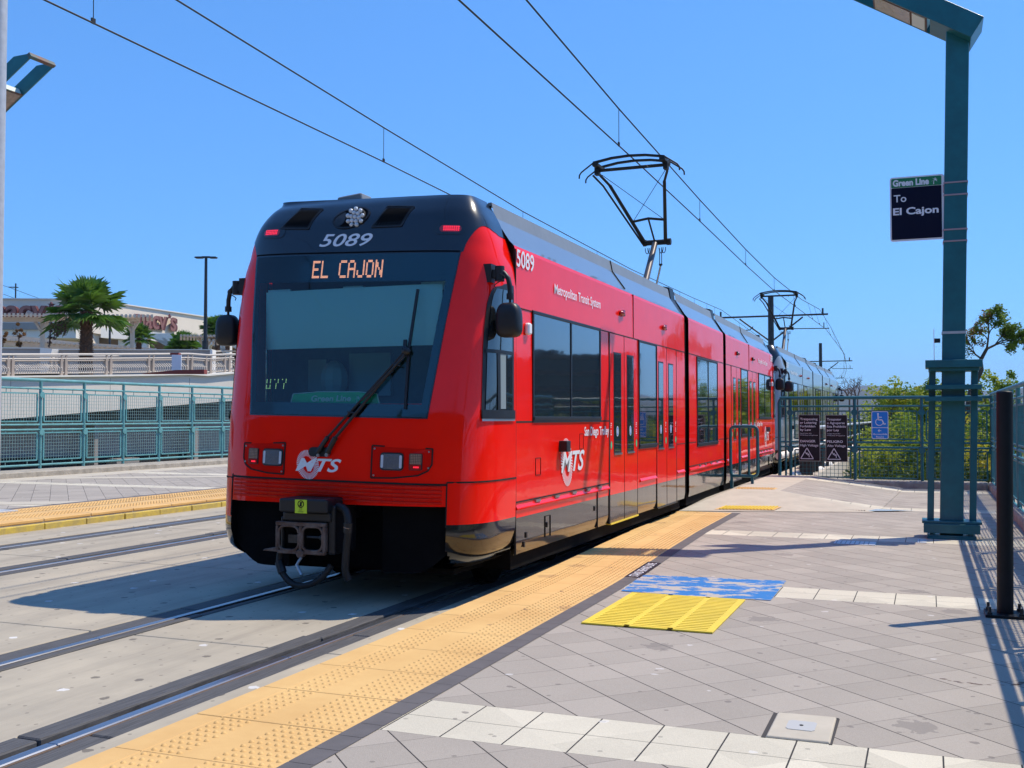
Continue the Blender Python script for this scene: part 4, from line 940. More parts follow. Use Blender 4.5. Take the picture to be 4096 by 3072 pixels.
    fpoly(mb, ov, .0065); mb.m = 'black_plastic'
    for i in range(24): mb.beam(FP(*ov[i], .008), FP(*ov[(i + 1) % 24], .008), .016, .012, up=tuple(Nrm(FP(*ov[i]))))
    mb.m = 'steel_dark'; fpoly(mb, [(-.175 + .06 * math.cos(t), 3.395 + .075 * math.sin(t)) for t in [2 * math.pi * k / 14 for k in range(14)]], .009); mb.build('lamp_recess', body, local=True)
    mb = MB('black_plastic'); c = FP(-.005, 3.40, .0); n = Vector((0, -1, .12)).normalized(); mb.tube([c - n * .02, c + n * .025], .095, 20)
    mb.m = 'lens_led'
    for r_, k_ in ((0, 1), (.042, 6), (.076, 9)):
        for k in range(k_):
            a = 2 * math.pi * k / k_ + r_ * 20; u_ = Vector((1, 0, 0)); v_ = n.cross(u_); mb.ball(tuple(c + n * .03 + u_ * r_ * math.cos(a) + v_ * r_ * math.sin(a)), .021, 8)
    mb.build('headlight', body, smooth=True, local=True)
    for sx in (-1, 1):
        mb = MB('black_gloss'); cx, cz = sx * .905 + .025, 3.275
        oval = lambda rx, rz, dx=0: [(cx + dx + (rx - rz) * (1 if math.cos(t) > 0 else -1) + rz * math.cos(t), cz + rz * math.sin(t)) for t in [2 * math.pi * (k + .5) / 20 for k in range(20)]]
        fpoly(mb, oval(.14, .052), .009, .006); mb.m = 'lens_red'; fpoly(mb, oval(.095, .032, .015 * sx), .0115); mb.m = 'led_red'
        for i in range(8):
            for j in range(3): X = cx + .02 * sx - .065 + i * .018; Z = cz - .018 + j * .016; mb.add([FP(X, Z, .0135), FP(X + .011, Z, .0135), FP(X + .011, Z + .01, .0135), FP(X, Z + .01, .0135)], [(0, 1, 2, 3)])
        mb.build('red_signal_lamp', body, local=True)
        # headlight cluster
        S = lambda P: [(sx * ((a - .375) * .92 + .40), b) if sx > 0 else (-((a - .375) * .77 + .47), b) for a, b in P]
        mb = MB('gap_dark'); O = S([(.375, 1.365), (.965, 1.35), (.965, 1.22), (.93, 1.165), (.84, 1.125), (.6, 1.098), (.375, 1.092)])
        for i in range(len(O)): mb.beam(FP(*O[i], .004), FP(*O[(i + 1) % len(O)], .004), .012, .008, up=tuple(Nrm(FP(*O[i]))))
        mb.m = paint if sx else paint; Oi = [((.67 if sx > 0 else -.69) + (a - (.67 if sx > 0 else -.69)) * .975, 1.23 + (b - 1.23) * .955) for a, b in O]; mb.m = dark_paint; fpoly(mb, Oi, .003)
        mb.m = 'steel'
        for a, b in (((.425, 1.34), (.915, 1.325), (.425, 1.115), (.915, 1.19)) if sx > 0 else ((.49, 1.34), (.90, 1.325), (.49, 1.115), (.90, 1.19))): p = FP(sx * a, b, .004); mb.tube([p, p + Nrm(p) * .006], .008, 8)
        mb.build('headlight_panel', body, local=True)
        mb = MB('black_plastic'); rq = lambda cx_, cz_, w_, h_, r_=.03: [(sx * cx_ + a, cz_ + b) for a, b in rr(-w_, w_, -h_, h_, r_)]
        fpoly(mb, rq(.59, 1.235, .108, .075), .012, .01); mb.m = 'lens_clear'; fpoly(mb, rq(.59, 1.235, .098, .064), .016)
        mb.m = 'lens_led'; fpoly(mb, rq(.505, 1.235, .012, .055, .01), .0175); fpoly(mb, rq(.675, 1.235, .012, .055, .01), .0175); mb.build('headlight', body, local=True)  # whitish side strips paint the glint of the chrome edges
        mb = MB('black_plastic'); fpoly(mb, rq(.805, 1.238, .058, .07, .012), .008, .006); mb.m = 'lens_amber'; fpoly(mb, rq(.805, 1.262, .05, .042, .006), .012); mb.m = 'lens_red'; fpoly(mb, rq(.805, 1.194, .05, .022, .006), .012)
        mb.m = 'gap_dark'
        for k in range(7): X = sx * .805 - .045 + k * .015; mb.beam(FP(X, 1.224, .0125), FP(X, 1.302, .0125), .0025, .002, up=(0, 1, 0))
        for k in range(6): Z = 1.23 + k * .0135; mb.beam(FP(sx * .805 - .048, Z, .0125), FP(sx * .805 + .048, Z, .0125), .0025, .002, up=(0, 1, 0))
        mb.m = 'led_red'
        for i in range(4): X = sx * .805 - .015 + i * .012; mb.add([FP(X, 1.187, .0135), FP(X + .008, 1.187, .0135), FP(X + .008, 1.20, .0135), FP(X, 1.20, .0135)], [(0, 1, 2, 3)])
        mb.build('tail_light', body, local=True)
    # bumper with ribs, logo
    mb = MB('gap_dark'); fline(mb, [(-1.06 + i * .106, 1.052) for i in range(21)], .016, .004)
    for sx in (-1, 1):
        for i in range(12): z = .70 + i * .031; mb.beam(FP(sx * 1.065, z, .003), FP(sx * 1.065, z + .031, .003), .01, .006, up=(0, 1, 0))
        y_ = [Sy(1.065, 1.05) + (YS - Sy(1.065, 1.05)) * i / 12 for i in range(13)]
        for a, b in zip(y_, y_[1:]): mb.beam(SP(sx, a, 1.055, .003), SP(sx, b, 1.055, .003), .004, .014)
    mb.build('bumper_seam', body, local=True)
    mb = MB(dark_paint)
    for i in range(5):
        z = .895 + i * .033
        for k in range(20):
            a, b = -1.03 + k * .103, -1.03 + (k + 1) * .103; mb.beam(FP(a, z, .006), FP(b, z, .006), .022, .014, up=(0, 1, 0))
    mb.build('bumper_ribs', body, local=True, bevel=.003)
    mb = MB('sign_white'); ring_logo(mb, lambda a, b: FP(a, b, .006), -.225, 1.183, .108, .13, R(28)); mb.m = 'sign_white'; mb.text('MTS', lambda u, v, q: FP(-.345 + .455 * u, 1.125 + .115 * v, .0085), .022, .34); mb.build('ring_emblem', body, local=True)
    # dark recess behind the coupler
    mb = MB('black_matte'); mb.grid(lambda u, v: (-1.06 + 2.12 * u, (.42 if abs(2 * u - 1) < .4 and v < .99 else .21) + .06 * abs(2 * u - 1) ** 3, .285 + .19 * (1 - v) * max(0, (abs(2 * u - 1) - .72) / .28) ** 1.6 + .585 * v), 32, 6); mb.bb(-1.05, 1.05, .27, .5, .855, .87)
    for sx in (-1, 1): mb.grid(lambda u, v: (sx * 1.06, Sy(1.06, .34 + .53 * v) + u * .5, .34 + .53 * v), 2, 6)
    mb.m = 'underbody'; mb.bb(-1.0, 1.0, .5, 1.3, .25, .3); mb.build('bumper_recess', body, local=True)
    if True:
        mb = MB('black_plastic'); mb.bb(-.33, .14, -.24, .35, .80, .915); mb.bb(-.33, .14, -.18, .35, .72, .80); mb.bb(-.39, -.36, -.12, .1, .45, .75); mb.bb(.10, .17, -.16, .2, .45, .86); mb.build('coupler_housing', body, local=True, bevel=.02, bseg=2).location.y = .09
        mb = MB('label_yellow'); mb.bb(-.165, -.05, -.246, -.242, .795, .908); mb.m = 'gap_dark'
        for k in range(12):
            a, b = 2 * math.pi * k / 12, 2 * math.pi * (k + 1) / 12; mb.beam((-.107 + .028 * math.cos(a), -.248, .872 + .028 * math.sin(a)), (-.107 + .028 * math.cos(b), -.248, .872 + .028 * math.sin(b)), .006, .003, up=(0, 1, 0))
        mb.beam((-.126, -.248, .85), (-.088, -.248, .893), .006, .003, up=(0, 1, 0)); mb.beam((-.107, -.248, .853), (-.107, -.248, .888), .016, .003, up=(0, 1, 0))
        for s_, q in (('DO', .833), ('NOT', .818), ('STAND', .803)): mb.text(s_, lambda u, v, w_: (-.107 + (u - .5) * .011 * len(s_), -.249, q + .01 * v))
        mb.build('warning_label', body, local=True).location.y = .09
        mb = MB('rust_steel'); Z0, Z1 = .445, .715; yp = -.20
        mb.bb(-.39, .10, yp, yp + .05, .68, .715); mb.bb(-.39, -.365, yp, yp + .05, .47, .68); mb.bb(.07, .10, yp, yp + .05, .47, .68); mb.bb(-.16, -.13, yp, yp + .05, .47, .68); mb.bb(-.37, .09, yp, yp + .05, .445, .475)
        for cx in (-.262, -.03):
            pts = rr(cx - .10, cx + .10, .475, .68, .06); pts = [(a, yp + .01, b) for a, b in pts]; mb.tube(pts + [pts[0]], .014, 6)
        mb.prism([(-.36, .50), (-.5, .475), (-.52, .46), (-.36, .455)], lambda a, b, d: (a, d, b), yp, yp + .04); mb.tube([(-.145, yp - .01, .45), (-.145, yp + .05, .45)], .035, 14); mb.build('coupler_face', body, local=True, bevel=.006).location.y = .09
        mb = MB('steel_dark'); mb.bb(-.30, -.20, yp + .06, yp + .12, .53, .60); mb.tube([(-.1, yp + .04, .59), (.05, yp + .04, .59)], .01, 8); mb.ball((.045, yp + .03, .59), .022, 8); mb.m = 'black_matte'; mb.bb(-.38, .09, yp + .10, yp + .3, .45, .71); mb.m = 'steel'; mb.tube([(-.13, yp, .42), (-.16, yp - .02, .36), (-.10, yp - .04, .28)], .013, 8); mb.build('coupler_hook', body, local=True, smooth=True).location.y = .09
        def arc(pts, n=24):
            out = []; P = [Vector(p) for p in pts]; P = [P[0]] + P + [P[-1]]
            for i in range(1, len(P) - 2):
                for k in range(n // 3):
                    t = k / (n // 3); a, b, c, d = P[i - 1], P[i], P[i + 1], P[i + 2]; out.append(.5 * ((2 * b) + (c - a) * t + (2 * a - 5 * b + 4 * c - d) * t * t + (3 * b - a - 3 * c + d) * t ** 3))
            return out + [P[-1]]
        mb = MB('rubber'); mb.tube(arc([(-.40, -.1, .46), (-.40, -.12, .32), (-.28, -.14, .20), (-.14, -.15, .175), (0, -.12, .23), (.09, -.08, .35)]), .027, 10); mb.m = 'black_plastic'; mb.tube([(-.41, -.11, .36), (-.36, -.13, .27)], .038, 8); mb.build('hose', body, local=True, smooth=True).location.y = .09
        mb = MB('rubber'); mb.tube(arc([(.16, -.1, .85), (.26, -.14, .82), (.30, -.16, .70), (.27, -.14, .5), (.25, -.12, .32), (.27, -.1, .24)]), .032, 10); mb.m = 'black_plastic'; mb.tube([(.30, -.16, .72), (.295, -.16, .64)], .04, 10); mb.m = 'lens_amber'; mb.tube([(.297, -.16, .685), (.296, -.16, .68)], .041, 10); mb.build('hose', body, local=True, smooth=True).location.y = .09
    # wiper
    mb = MB('black_plastic'); A = lambda x, z, d: FP(x + .04 + .05 * min(1, max(0, (2.2 - z) / .3)) * (1 if x > .4 else 0) , z, d)
    fpoly(mb, rr(-.22, .0, 1.255, 1.335, .035), .012, .01)
    mb.tube([A(-.16, 1.29, .03), A(-.08, 1.4, .04), A(.62, 2.185, .035)], .011, 8); mb.tube([A(-.16, 1.29, .03), A(-.06, 1.42, .04)], .022, 8); mb.tube([A(-.06, 1.29, .03), A(.02, 1.42, .045), A(.62, 2.155, .045)], .014, 8); mb.tube([A(-.06, 1.29, .03), A(.02, 1.42, .045)], .024, 8)
    mb.tube([A(.25, 1.74, .045), A(.6, 2.12, .05)], .008, 6); mb.tube([A(.12, 1.64, .045), A(.2, 1.63, .045)], .008, 6); mb.tube([A(.49, 2.06, .045), A(.56, 2.04, .045)], .008, 6)
    mb.ball(tuple(A(.62, 2.17, .04)), .04, 10); mb.beam(A(.60, 2.12, .04), A(.605, 2.27, .03), .03, .02, up=(0, 1, 0)); mb.beam(A(.67, 2.72, .016), A(.64, 2.2, .022), .022, .018, up=(0, 1, 0)); mb.beam(A(.64, 2.2, .022), A(.60, 1.68, .016), .022, .018, up=(0, 1, 0))
    mb.m = 'steel'; mb.tube([A(-.15, 1.265, .02), A(-.15, 1.265, .04)], .014, 8); mb.tube([A(-.06, 1.272, .02), A(-.06, 1.272, .045)], .018, 8); mb.build('wiper', body, local=True, smooth=True)
    mb = MB('fairing_lip'); mb.prism([(-.41, 3.60), (-.12, 3.60), (-.14, 3.705), (-.395, 3.68)], lambda a, b, d: (a, d, b), .88, 1.08); mb.build('roof_antenna', body, local=True, bevel=.01)
    # cab side windows and mirrors
    for s in (-1, 1):
        edge = [(1.585, .452), (1.86, .479), (2.185, .51), (2.38, .537), (2.578, .579), (2.66, .61), (2.715, .65), (2.756, .732), (2.775, .86)]
        yl = lambda z: lerp(edge, z)
        def spatch(mb, y0f, y1f, z0, z1, d, nu=8, nv=10): mb.grid(lambda u, v: SP(s, y0f(z0 + (z1 - z0) * v) * (1 - u) + y1f(z0 + (z1 - z0) * v) * u, z0 + (z1 - z0) * v, d), nu, nv)
        c1_ = lambda z: 1.035
        mb = MB('black_plastic'); spatch(mb, yl, c1_, 1.585, 2.775, .006, 10, 24); spatch(mb, yl, c1_, 1.585, 1.66, .02, 10, 2)
        mb.m = 'glass_dark'; spatch(mb, lambda z: yl(z) + .04, lambda z: .985, 1.65, 2.715, .011, 8, 18)
        mb.m = 'black_plastic'; spatch(mb, lambda z: yl(z) + .02, lambda z: 1.0, 2.15, 2.18, .018, 6, 1); spatch(mb, lambda z: .665, lambda z: .715, 1.65, 2.16, .017, 1, 3)
        mb.m = 'cab_trim'; spatch(mb, lambda z: .72, lambda z: .83, 1.67, 2.15, .013, 2, 3)
        mb.m = 'aluminium'; spatch(mb, lambda z: .455, lambda z: 1.04, 1.565, 1.59, .014, 8, 1)
        mb.build('cab_window', body, local=True, smooth=50)
        mb = MB('black_plastic'); q = SP(s, .70, 2.85, 0); X = s * 1.0
        pb = Vector((s * 1.29, .66, 2.84))
        mb.bb(min(s * 1.20, s * 1.30), max(s * 1.20, s * 1.30), .60, .72, 2.76, 2.92); 
        mb.bb(min(s * 1.30, s * 1.36), max(s * 1.30, s * 1.36), .62, .70, 2.80, 2.87); mb.tube([(s * 1.36, .65, 2.90), (s * 1.36, .65, 2.77)], .042, 12)
        mb.tube([(s * 1.36, .65, 2.86), (s * 1.40, .65, 2.84), (s * 1.44, .65, 2.79), (s * 1.455, .65, 2.72), (s * 1.457, .65, 2.64)], .022, 10); mb.tube([(s * 1.457, .65, 2.66), (s * 1.457, .65, 2.61)], .032, 12); mb.tube([(s * 1.457, .65, 2.62), (s * 1.457, .65, 2.54)], .012, 8)
        pts = [(s * (1.38 + .05 * math.sin(k * .9)), .60, 2.83 - .02 * k) for k in range(7)]; mb.tube(pts, .005, 5); mb.build('mirror_arm', body, local=True, smooth=True)
        mb = MB('black_plastic')
        def shell(u, v):
            a = 2 * math.pi * u; k = math.sin(math.pi * v) ** .55; w_ = .112 * (1 - .12 * math.cos(math.pi * v)); 
            x = math.copysign(abs(math.cos(a)) ** .55, math.cos(a)) * w_ * k; y = math.copysign(abs(math.sin(a)) ** .6, math.sin(a)) * .075 * k
            return (s * 1.452 + x, .64 + (y if y > 0 else y * 1.1), 2.43 + .15 * math.copysign(abs(math.cos(math.pi * v)) ** .6, math.cos(math.pi * v)))
        mb.grid(shell, 28, 20); mb.build('mirror', body, local=True, smooth='all')
    # wheels and bogie
    def bogie(parent, yc):
        for s in (-1, 1):
            for dy in (-.85, .85): mb = MB('underbody'); mb.tube([(s * .72, yc + dy, .31), (s * .85, yc + dy, .31)], .31, 24); mb.m = 'underbody'; mb.tube([(s * .85, yc + dy, .31), (s * .87, yc + dy, .31)], .26, 24); mb.build('wheel', parent, local=True, smooth=30)
        mb = MB('underbody')
        mb.bb(-.95, .95, yc - .2, yc + .2, .24, .34)
        for s in (-1, 1):
            mb.bb(min(s * .9, s * 1.0), max(s * .9, s * 1.0), yc - 1.2, yc + 1.2, .22, .36)
            for dy in (-.3, .25): mb.tube([(s * .97, yc + dy, .35), (s * .97, yc + dy, .12)], .05, 10)
            mb.bb(min(s * .95, s * 1.1), max(s * .95, s * 1.1), yc - .75, yc - .55, .14, .34)
        mb.build('bogie', parent, local=True, smooth=30)
    bogie(body, 2.6)
    place(body, 0, 8.2)
    # ---- middle module
    mb = MB(paint); wall(mb, 0, 3.2); mid = mb.build('car_body', root, local=True, smooth=30)
    fairing(mid, 0.02, 3.18, ())
    mb = MB('gap_dark')
    for s in (-1, 1): seam_h(mb, s, 0, 3.2, 2.592, .01); seam_h(mb, s, 0, .55, 1.2, .01); seam_h(mb, s, 2.65, 3.2, 1.2, .01); seam_h(mb, s, 0, 3.2, .832, .012)
    mb.build('panel_seams', mid, local=True)
    mb = MB(paint)
    for s in (-1, 1): mb = MB(paint); mb.prism([(HW - .005, .755), (HW + .004, .758), (HW + .022, .768), (HW + .020, .778), (HW - .005, .815)], lambda x, z, d: (s * x, d, z), .02, 3.18); mb.build('lower_ledge', mid, local=True)
    for s in (-1, 1):
        window(mid, s, .65, 2.50, 1.15, 2.545)
        for q in (.8, 1.3, 1.8, 2.4):
            mb = MB('steel'); sbox(mb, s, q, q + .1, .80, .822, .0, .02); mb.build('hinge', mid, local=True)
    bogie(mid, 1.6)
    place(mid, 8.5, 3.2)
    # bellows between the modules
    for ly in (8.2, 11.7):
        mb = MB('black_matte')
        for k in range(4):
            y = .02 + k * .075
            mb.prism([(-1.29, .40), (1.29, .40), (1.29, 3.05), (1.20, 3.2), (-1.20, 3.2), (-1.29, 3.05)], lambda a, b, d: (a, d, b), y - .012, y + .012)
            mb.prism([(-1.24, .42), (1.24, .42), (1.24, 3.02), (1.16, 3.16), (-1.16, 3.16), (-1.24, 3.02)], lambda a, b, d: (a, d, b), y + .012, y + .063)
        for s in (-1, 1):
            mb.m = 'black_plastic'; mb.prism([(1.10, 3.2), (1.26, 3.17), (1.12, 3.41), (1.09, 3.60), (.99, 3.62), (1.0, 3.41)], lambda a, b, d: (s * a, d, b), .0, .28)
            mb.m = 'steel_dark'; mb.beam((s * 1.0, .05, .32), (s * 1.0, .05, .14), .05, .03)
        o = mb.build('bellows', root, local=True); place(o, ly, .3)
    rear = copy_tree(body, root); place(rear, 12.0, 8.2, True)
    # ---- pantograph on the middle module
    mb = MB('steel_dark'); yp = 1.9
    mb.bb(-.5, .5, yp - .5, yp + .6, 3.45, 3.52); pan = mb.build('pantograph', root, local=True); pan.location = (cline(Y0 + 10) - root.location.x, 8.5, 0)
    for sx in (-1, 1):
        mb = MB('steel_dark'); mb.tube([(sx * .45, yp - .45, 3.50), (sx * .45, yp - .45, 3.62)], .05, 10); mb.tube([(sx * .45, yp + .55, 3.50), (sx * .45, yp + .55, 3.62)], .05, 10); mb.build('insulator', pan, local=True, smooth=True)
    K = Vector((0, 3.36, 4.93)); Bs = Vector((0, 2.15, 3.6)); Hd = Vector((0, 1.62, 6.02))
    mb = MB('steel_dark'); mb.m = 'lower_arm_grey'; mb.tube([Bs, K + Vector((0, -.05, -.03))], .062, 14, .055); mb.m = 'steel_dark'; mb.tube([Bs + Vector((.12, .35, -.05)), K + Vector((.1, .02, -.42))], .018, 8); mb.tube([K + Vector((.08, 0, -.42)), K + Vector((.08, 0, -.12))], .008, 6); mb.tube([K + Vector((.12, 0, -.42)), K + Vector((.12, 0, -.12))], .008, 6); mb.disk(K + Vector((.1, 0, -.43)), (0, 0, 1), .035, .03, 10); mb.build('lower_arm', pan, local=True, smooth=True)
    mb = MB('wire'); mb.tube([K + Vector((-.2, 0, 0)), K + Vector((.27, 0, 0))], .052, 12); mb.tube([K + Vector((-.24, 0, 0)), K + Vector((-.18, 0, 0))], .065, 12); mb.tube([K + Vector((.22, 0, 0)), K + Vector((.30, 0, 0))], .065, 12)
    for sx in (-1, 1):
        for dx in (0, .05): 
            c = K + Vector((sx * (.11 + dx), 0, -.1)); mb.tube([c + Vector((.04 * math.cos(t), 0, .11 * math.sin(t))) for t in [math.pi + math.pi * k / 8 for k in range(9)]], .008, 5)
        mb.tube([K + Vector((sx * .2, -.02, 0)), K.lerp(Hd, .78) + Vector((sx * .50, 0, 0))], .036, 10, .03); mb.tube([K.lerp(Hd, .78) + Vector((sx * .50, 0, 0)), K.lerp(Hd, .9) + Vector((sx * .60, 0, 0)), Hd + Vector((sx * .62, 0, -.06))], .024, 8)
    mb.tube([K + Vector((-.23, -.06, -.03)), K.lerp(Hd, .8) + Vector((-.62, 0, -.02)), Hd + Vector((-.7, 0, -.12))], .018, 8)
    a = K.lerp(Hd, .30); mb.tube([a + Vector((-.30, 0, 0)), a + Vector((0, -.02, .04)), a + Vector((.30, 0, 0))], .024, 8); mb.tube([a + Vector((0, 0, .02)), K + Vector((0, -.05, 0))], .018, 8)
    b = K.lerp(Hd, .92); mb.tube([a + Vector((-.30, 0, 0)), b + Vector((.58, 0, 0))], .006, 5); mb.tube([a + Vector((.30, 0, 0)), b + Vector((-.58, 0, 0))], .006, 5); mb.build('upper_arm', pan, local=True, smooth=True)
    mb = MB('wire'); mb.tube([Hd + Vector((-.66, 0, -.04)), Hd + Vector((.66, 0, -.04))], .03, 8)
    for dy in (-.19, .19):
        cur = [(-.90, -.20), (-.895, -.14), (-.86, -.09), (-.64, .06), (-.3, .115), (0, .13), (.3, .115), (.64, .06), (.86, -.09), (.895, -.14), (.90, -.20)]
        mb.tube([Hd + Vector((x_, dy, z_)) for x_, z_ in cur[:4]], .014, 8); mb.tube([Hd + Vector((x_, dy, z_)) for x_, z_ in cur[-4:]], .014, 8)
        for (x0, z0_), (x1, z1_) in zip(cur[3:7], cur[4:8]): mb.beam(Hd + Vector((x0, dy, z0_)), Hd + Vector((x1, dy, z1_)), .06, .035)
    for sx in (-1, 1): mb.bb(Hd.x + sx * .6 - .05, Hd.x + sx * .6 + .05, Hd.y - .22, Hd.y + .22, Hd.z + .0, Hd.z + .05); mb.bb(Hd.x + sx * .62 - .04, Hd.x + sx * .62 + .04, Hd.y - .06, Hd.y + .06, Hd.z - .12, Hd.z); mb.tube([Hd + Vector((sx * .3, -.1, -.04)), Hd + Vector((sx * .34, -.16, -.1)), Hd + Vector((sx * .4, -.16, -.05))], .008, 5)
    mb.build('contact_head', pan, local=True, smooth=30)
    return root
tram1 = build_tram('tram', 'red tram numbered 5089 bound for El Cajon, standing at the platform', 'red_paint', 'red_dark', 7.7, '5089', 'coupled trams on the near track')
tram2 = build_tram('tram', 'silver grey tram coupled behind the red one', 'silver_paint', 'silver_paint', 28.6, '5067', 'coupled trams on the near track', False)

# ------------------------------------------------------------------ overhead line
def wire_thing(label, mess, cont, drops, rm=.013, rc=.012):
    t = thing('overhead_wire', label, 'overhead wire', tuple(cont[0]), 'overhead wires of the two tracks')
    mb = MB('wire'); mb.tube(mess, rm, 6); mb.build('messenger_wire', t)
    mb = MB('wire'); mb.tube(cont, rc, 6); mb.build('contact_wire', t)
    def at(pl, Y):
        for a, b in zip(pl, pl[1:]):
            if a[1] <= Y <= b[1]: k = (Y - a[1]) / (b[1] - a[1]); return Vector(a).lerp(Vector(b), k)
        return Vector(pl[-1])
    for Y in drops:
        a = at(mess, Y); b = at(cont, Y)
        mb = MB('wire'); mb.tube([a, b], .006, 5); mb.bb(b.x - .012, b.x + .012, b.y - .03, b.y + .03, b.z - .01, b.z + .06); mb.build('dropper', t)
wire_thing('pair of contact and messenger wires above the red tram',
    [(-.05, -4, 7.75), (-.05, 6, 7.32), (-.05, 12.63, 7.03), (-.05, 17.03, 6.81), (-.05, 23.8, 6.57), (-.05, 30.4, 6.40), (-.05, 36.3, 6.33), (-.1, 45, 6.5), (-.2, 54, 6.95), (-.35, 62, 6.75), (-.8, 75, 6.5), (-1.5, 88, 6.75), (-2.2, 99, 7.0), (-3.9, 122, 6.6), (-5.7, 142, 7.0), (-9.9, 180, 6.9)],
    [(-.05, -4, 6.27), (-.05, 10.5, 6.24), (-.05, 18, 6.17), (-.05, 23.8, 6.08), (-.05, 30.2, 5.95), (-.05, 36.2, 5.88), (.1, 54, 5.95), (-.5, 75, 5.9), (-2.0, 99, 5.95), (-5.5, 142, 5.9), (-9.7, 180, 5.9)],
    [17.03, 23.8, 30.3, 36.3, 42, 48, 51, 58, 64, 70, 76, 82, 88, 94, 110, 122, 132])
wire_thing('pair of contact and messenger wires above the far track',
    [(-5, 0, 8.1), (-5, 11.8, 7.46), (-5, 17.87, 7.21), (-5, 25.4, 6.95), (-5, 36, 6.85), (-5, 46.6, 6.95), (-5.05, 54, 7.1), (-5.3, 70, 6.7), (-6.9, 99, 7.0), (-10.5, 142, 7.0)],
    [(-5, 0, 6.6), (-5, 10.2, 6.576), (-5, 17.87, 6.543), (-5, 25, 6.45), (-5, 36, 6.3), (-5, 54, 6.1), (-5.3, 70, 6.0), (-6.9, 99, 6.0), (-10.5, 142, 6.0)],
    [10.25, 17.87, 25.4, 32, 40, 44, 47, 50, 52, 60, 68])
def mast(x, y, top, lab, wide=2.5, za=6.65):
    t = thing('catenary_mast', lab, 'mast', (x, y, 0), 'catenary masts between the tracks')
    mb = MB('steel_dark'); mb.tube([(x, y, -.4), (x, y, top)], .17, 12, .14); mb.build('mast', t, smooth=True)
    for s in (-1, 1):
        mb = MB('steel_dark'); X = x + s * (wide + .25)
        mb.tube([(x, y, za), (X, y, za)], .045, 8); mb.tube([(x, y, 5.35), (x + s * wide * .62, y, za - .1)], .04, 8); mb.tube([(x + s * wide * .42, y, 5.98), (X + s * .05, y, 5.95)], .025, 6); mb.tube([(x + s * wide * .42, y, 5.98), (x + s * wide * .35, y, 6.15)], .025, 6)
        mb.tube([(X - s * .25, y, za - .05), (X - s * .25, y, za + .3)], .05, 6); mb.tube([(X - s * .2, y, 5.95), (X - s * .2, y, 6.25)], .025, 6); mb.build('cantilever', t, smooth=True)
mast(-2.5, 53.5, 7.65, 'nearest steel catenary mast with cross arms, rising behind the red tram')
mast(-4.25, 98.8, 8.3, 'second catenary mast with cross arms, beyond the silver tram')
mast(-8.1, 142, 7.6, 'farthest catenary mast, small above the silver tram')

# ------------------------------------------------------------------ viaduct walkway beyond the end fence
t = thing('viaduct', 'concrete viaduct edge with railing curving left beyond the end fence', 'viaduct', (2.0, 24, 0))
def vstrip(mb, o0, o1, y0, y1, z0, z1, step=3.): 
    n = max(1, int((y1 - y0) / step))
    for i in range(n):
        a = y0 + (y1 - y0) * i / n; b = y0 + (y1 - y0) * (i + 1) / n; ca, cb = cline(a), cline(b)
        mb.add([(o0 + ca, a, z0), (o1 + ca, a, z0), (o1 + cb, b, z0), (o0 + cb, b, z0), (o0 + ca, a, z1), (o1 + ca, a, z1), (o1 + cb, b, z1), (o0 + cb, b, z1)], [(4, 5, 6, 7), (0, 1, 5, 4), (1, 2, 6, 5), (2, 3, 7, 6), (3, 0, 4, 7)])
mb = MB('ramp_concrete'); vstrip(mb, 1.72, 2.55, 23.3, 230, -.7, .02); vstrip(mb, 1.70, 1.95, 23.3, 230, .02, .3); mb.m = 'concrete'; vstrip(mb, -7.6, -7.2, 60, 230, -.5, 1.0); mb.build('deck_edge', t)
mb = MB('ramp_concrete'); vstrip(mb, 2.45, 2.62, 24.2, 230, -.75, .32); mb.build('edge_beam', t)
mb = MB('galvanised')
for z, r in ((1.35, .045), (.95, .03)):
    mb.tube([(2.5 + cline(24 + i * 4), 24 + i * 4, z) for i in range(50)], r, 8)
mb.build('handrail', t, smooth=True)
for i in range(96): Y = 24 + i * 1.5; mb = MB('steel_dark'); mb.bb(2.46 + cline(Y), 2.54 + cline(Y), Y, Y + .06, .3, 1.34); mb.build('railing_post', t)
mb = MB('stucco_white')
for i in range(6):
    Y = 24.8 + i * 2.3; mb.tube([(1.75, Y, .22 + .05 * i), (2.3, Y + 1.9, .30 + .05 * i)], .10, 12)
mb.tube([(1.62, 24.2, .72), (1.62, 40, .8)], .08, 12); mb.build('conduit_pipe', t, smooth=True)
for i in range(7): Y = 25.3 + i * 2.3; mb = MB('steel_dark'); mb.bb(1.95, 2.3, Y, Y + .12, -.1, .75); mb.build('pipe_support', t)
mb = MB('ramp_concrete'); mb.bb(2.62, 4.6, 24.0, 34, -1.2, -.35); mb.m = 'dirt'; mb.bb(4.6, 9, 24.0, 40, -1.28, -.6); tag(mb.build('embankment'), 'dusty ground at the foot of the viaduct', kind='structure')

# ------------------------------------------------------------------ vegetation
def leaves(mb, c, rad, n, size, squash=(1, 1, 1), clumps=None, rnd=random):
    cl = clumps or [(Vector(c) + Vector((rnd.gauss(0, .42) * rad * squash[0], rnd.gauss(0, .42) * rad * squash[1], rnd.gauss(0, .36) * rad * squash[2])), rad * rnd.uniform(.16, .36)) for _ in range(max(6, n // 70))]
    for i in range(n):
        p, r_ = cl[rnd.randrange(len(cl))]; d = Vector((rnd.gauss(0, 1), rnd.gauss(0, 1), rnd.gauss(0, 1))).normalized(); q = p + d * r_ * rnd.random() ** .45
        u = Vector((rnd.gauss(0, 1), rnd.gauss(0, 1), rnd.gauss(0, .6))).normalized(); v = u.cross(Vector((rnd.gauss(0, 1), rnd.gauss(0, 1), rnd.gauss(0, 1)))).normalized(); s = size * rnd.uniform(.6, 1.35)
        mb.add([q - u * s, q + v * s * .5, q + u * s, q - v * s * .5], [(0, 1, 2, 3)])
    return cl
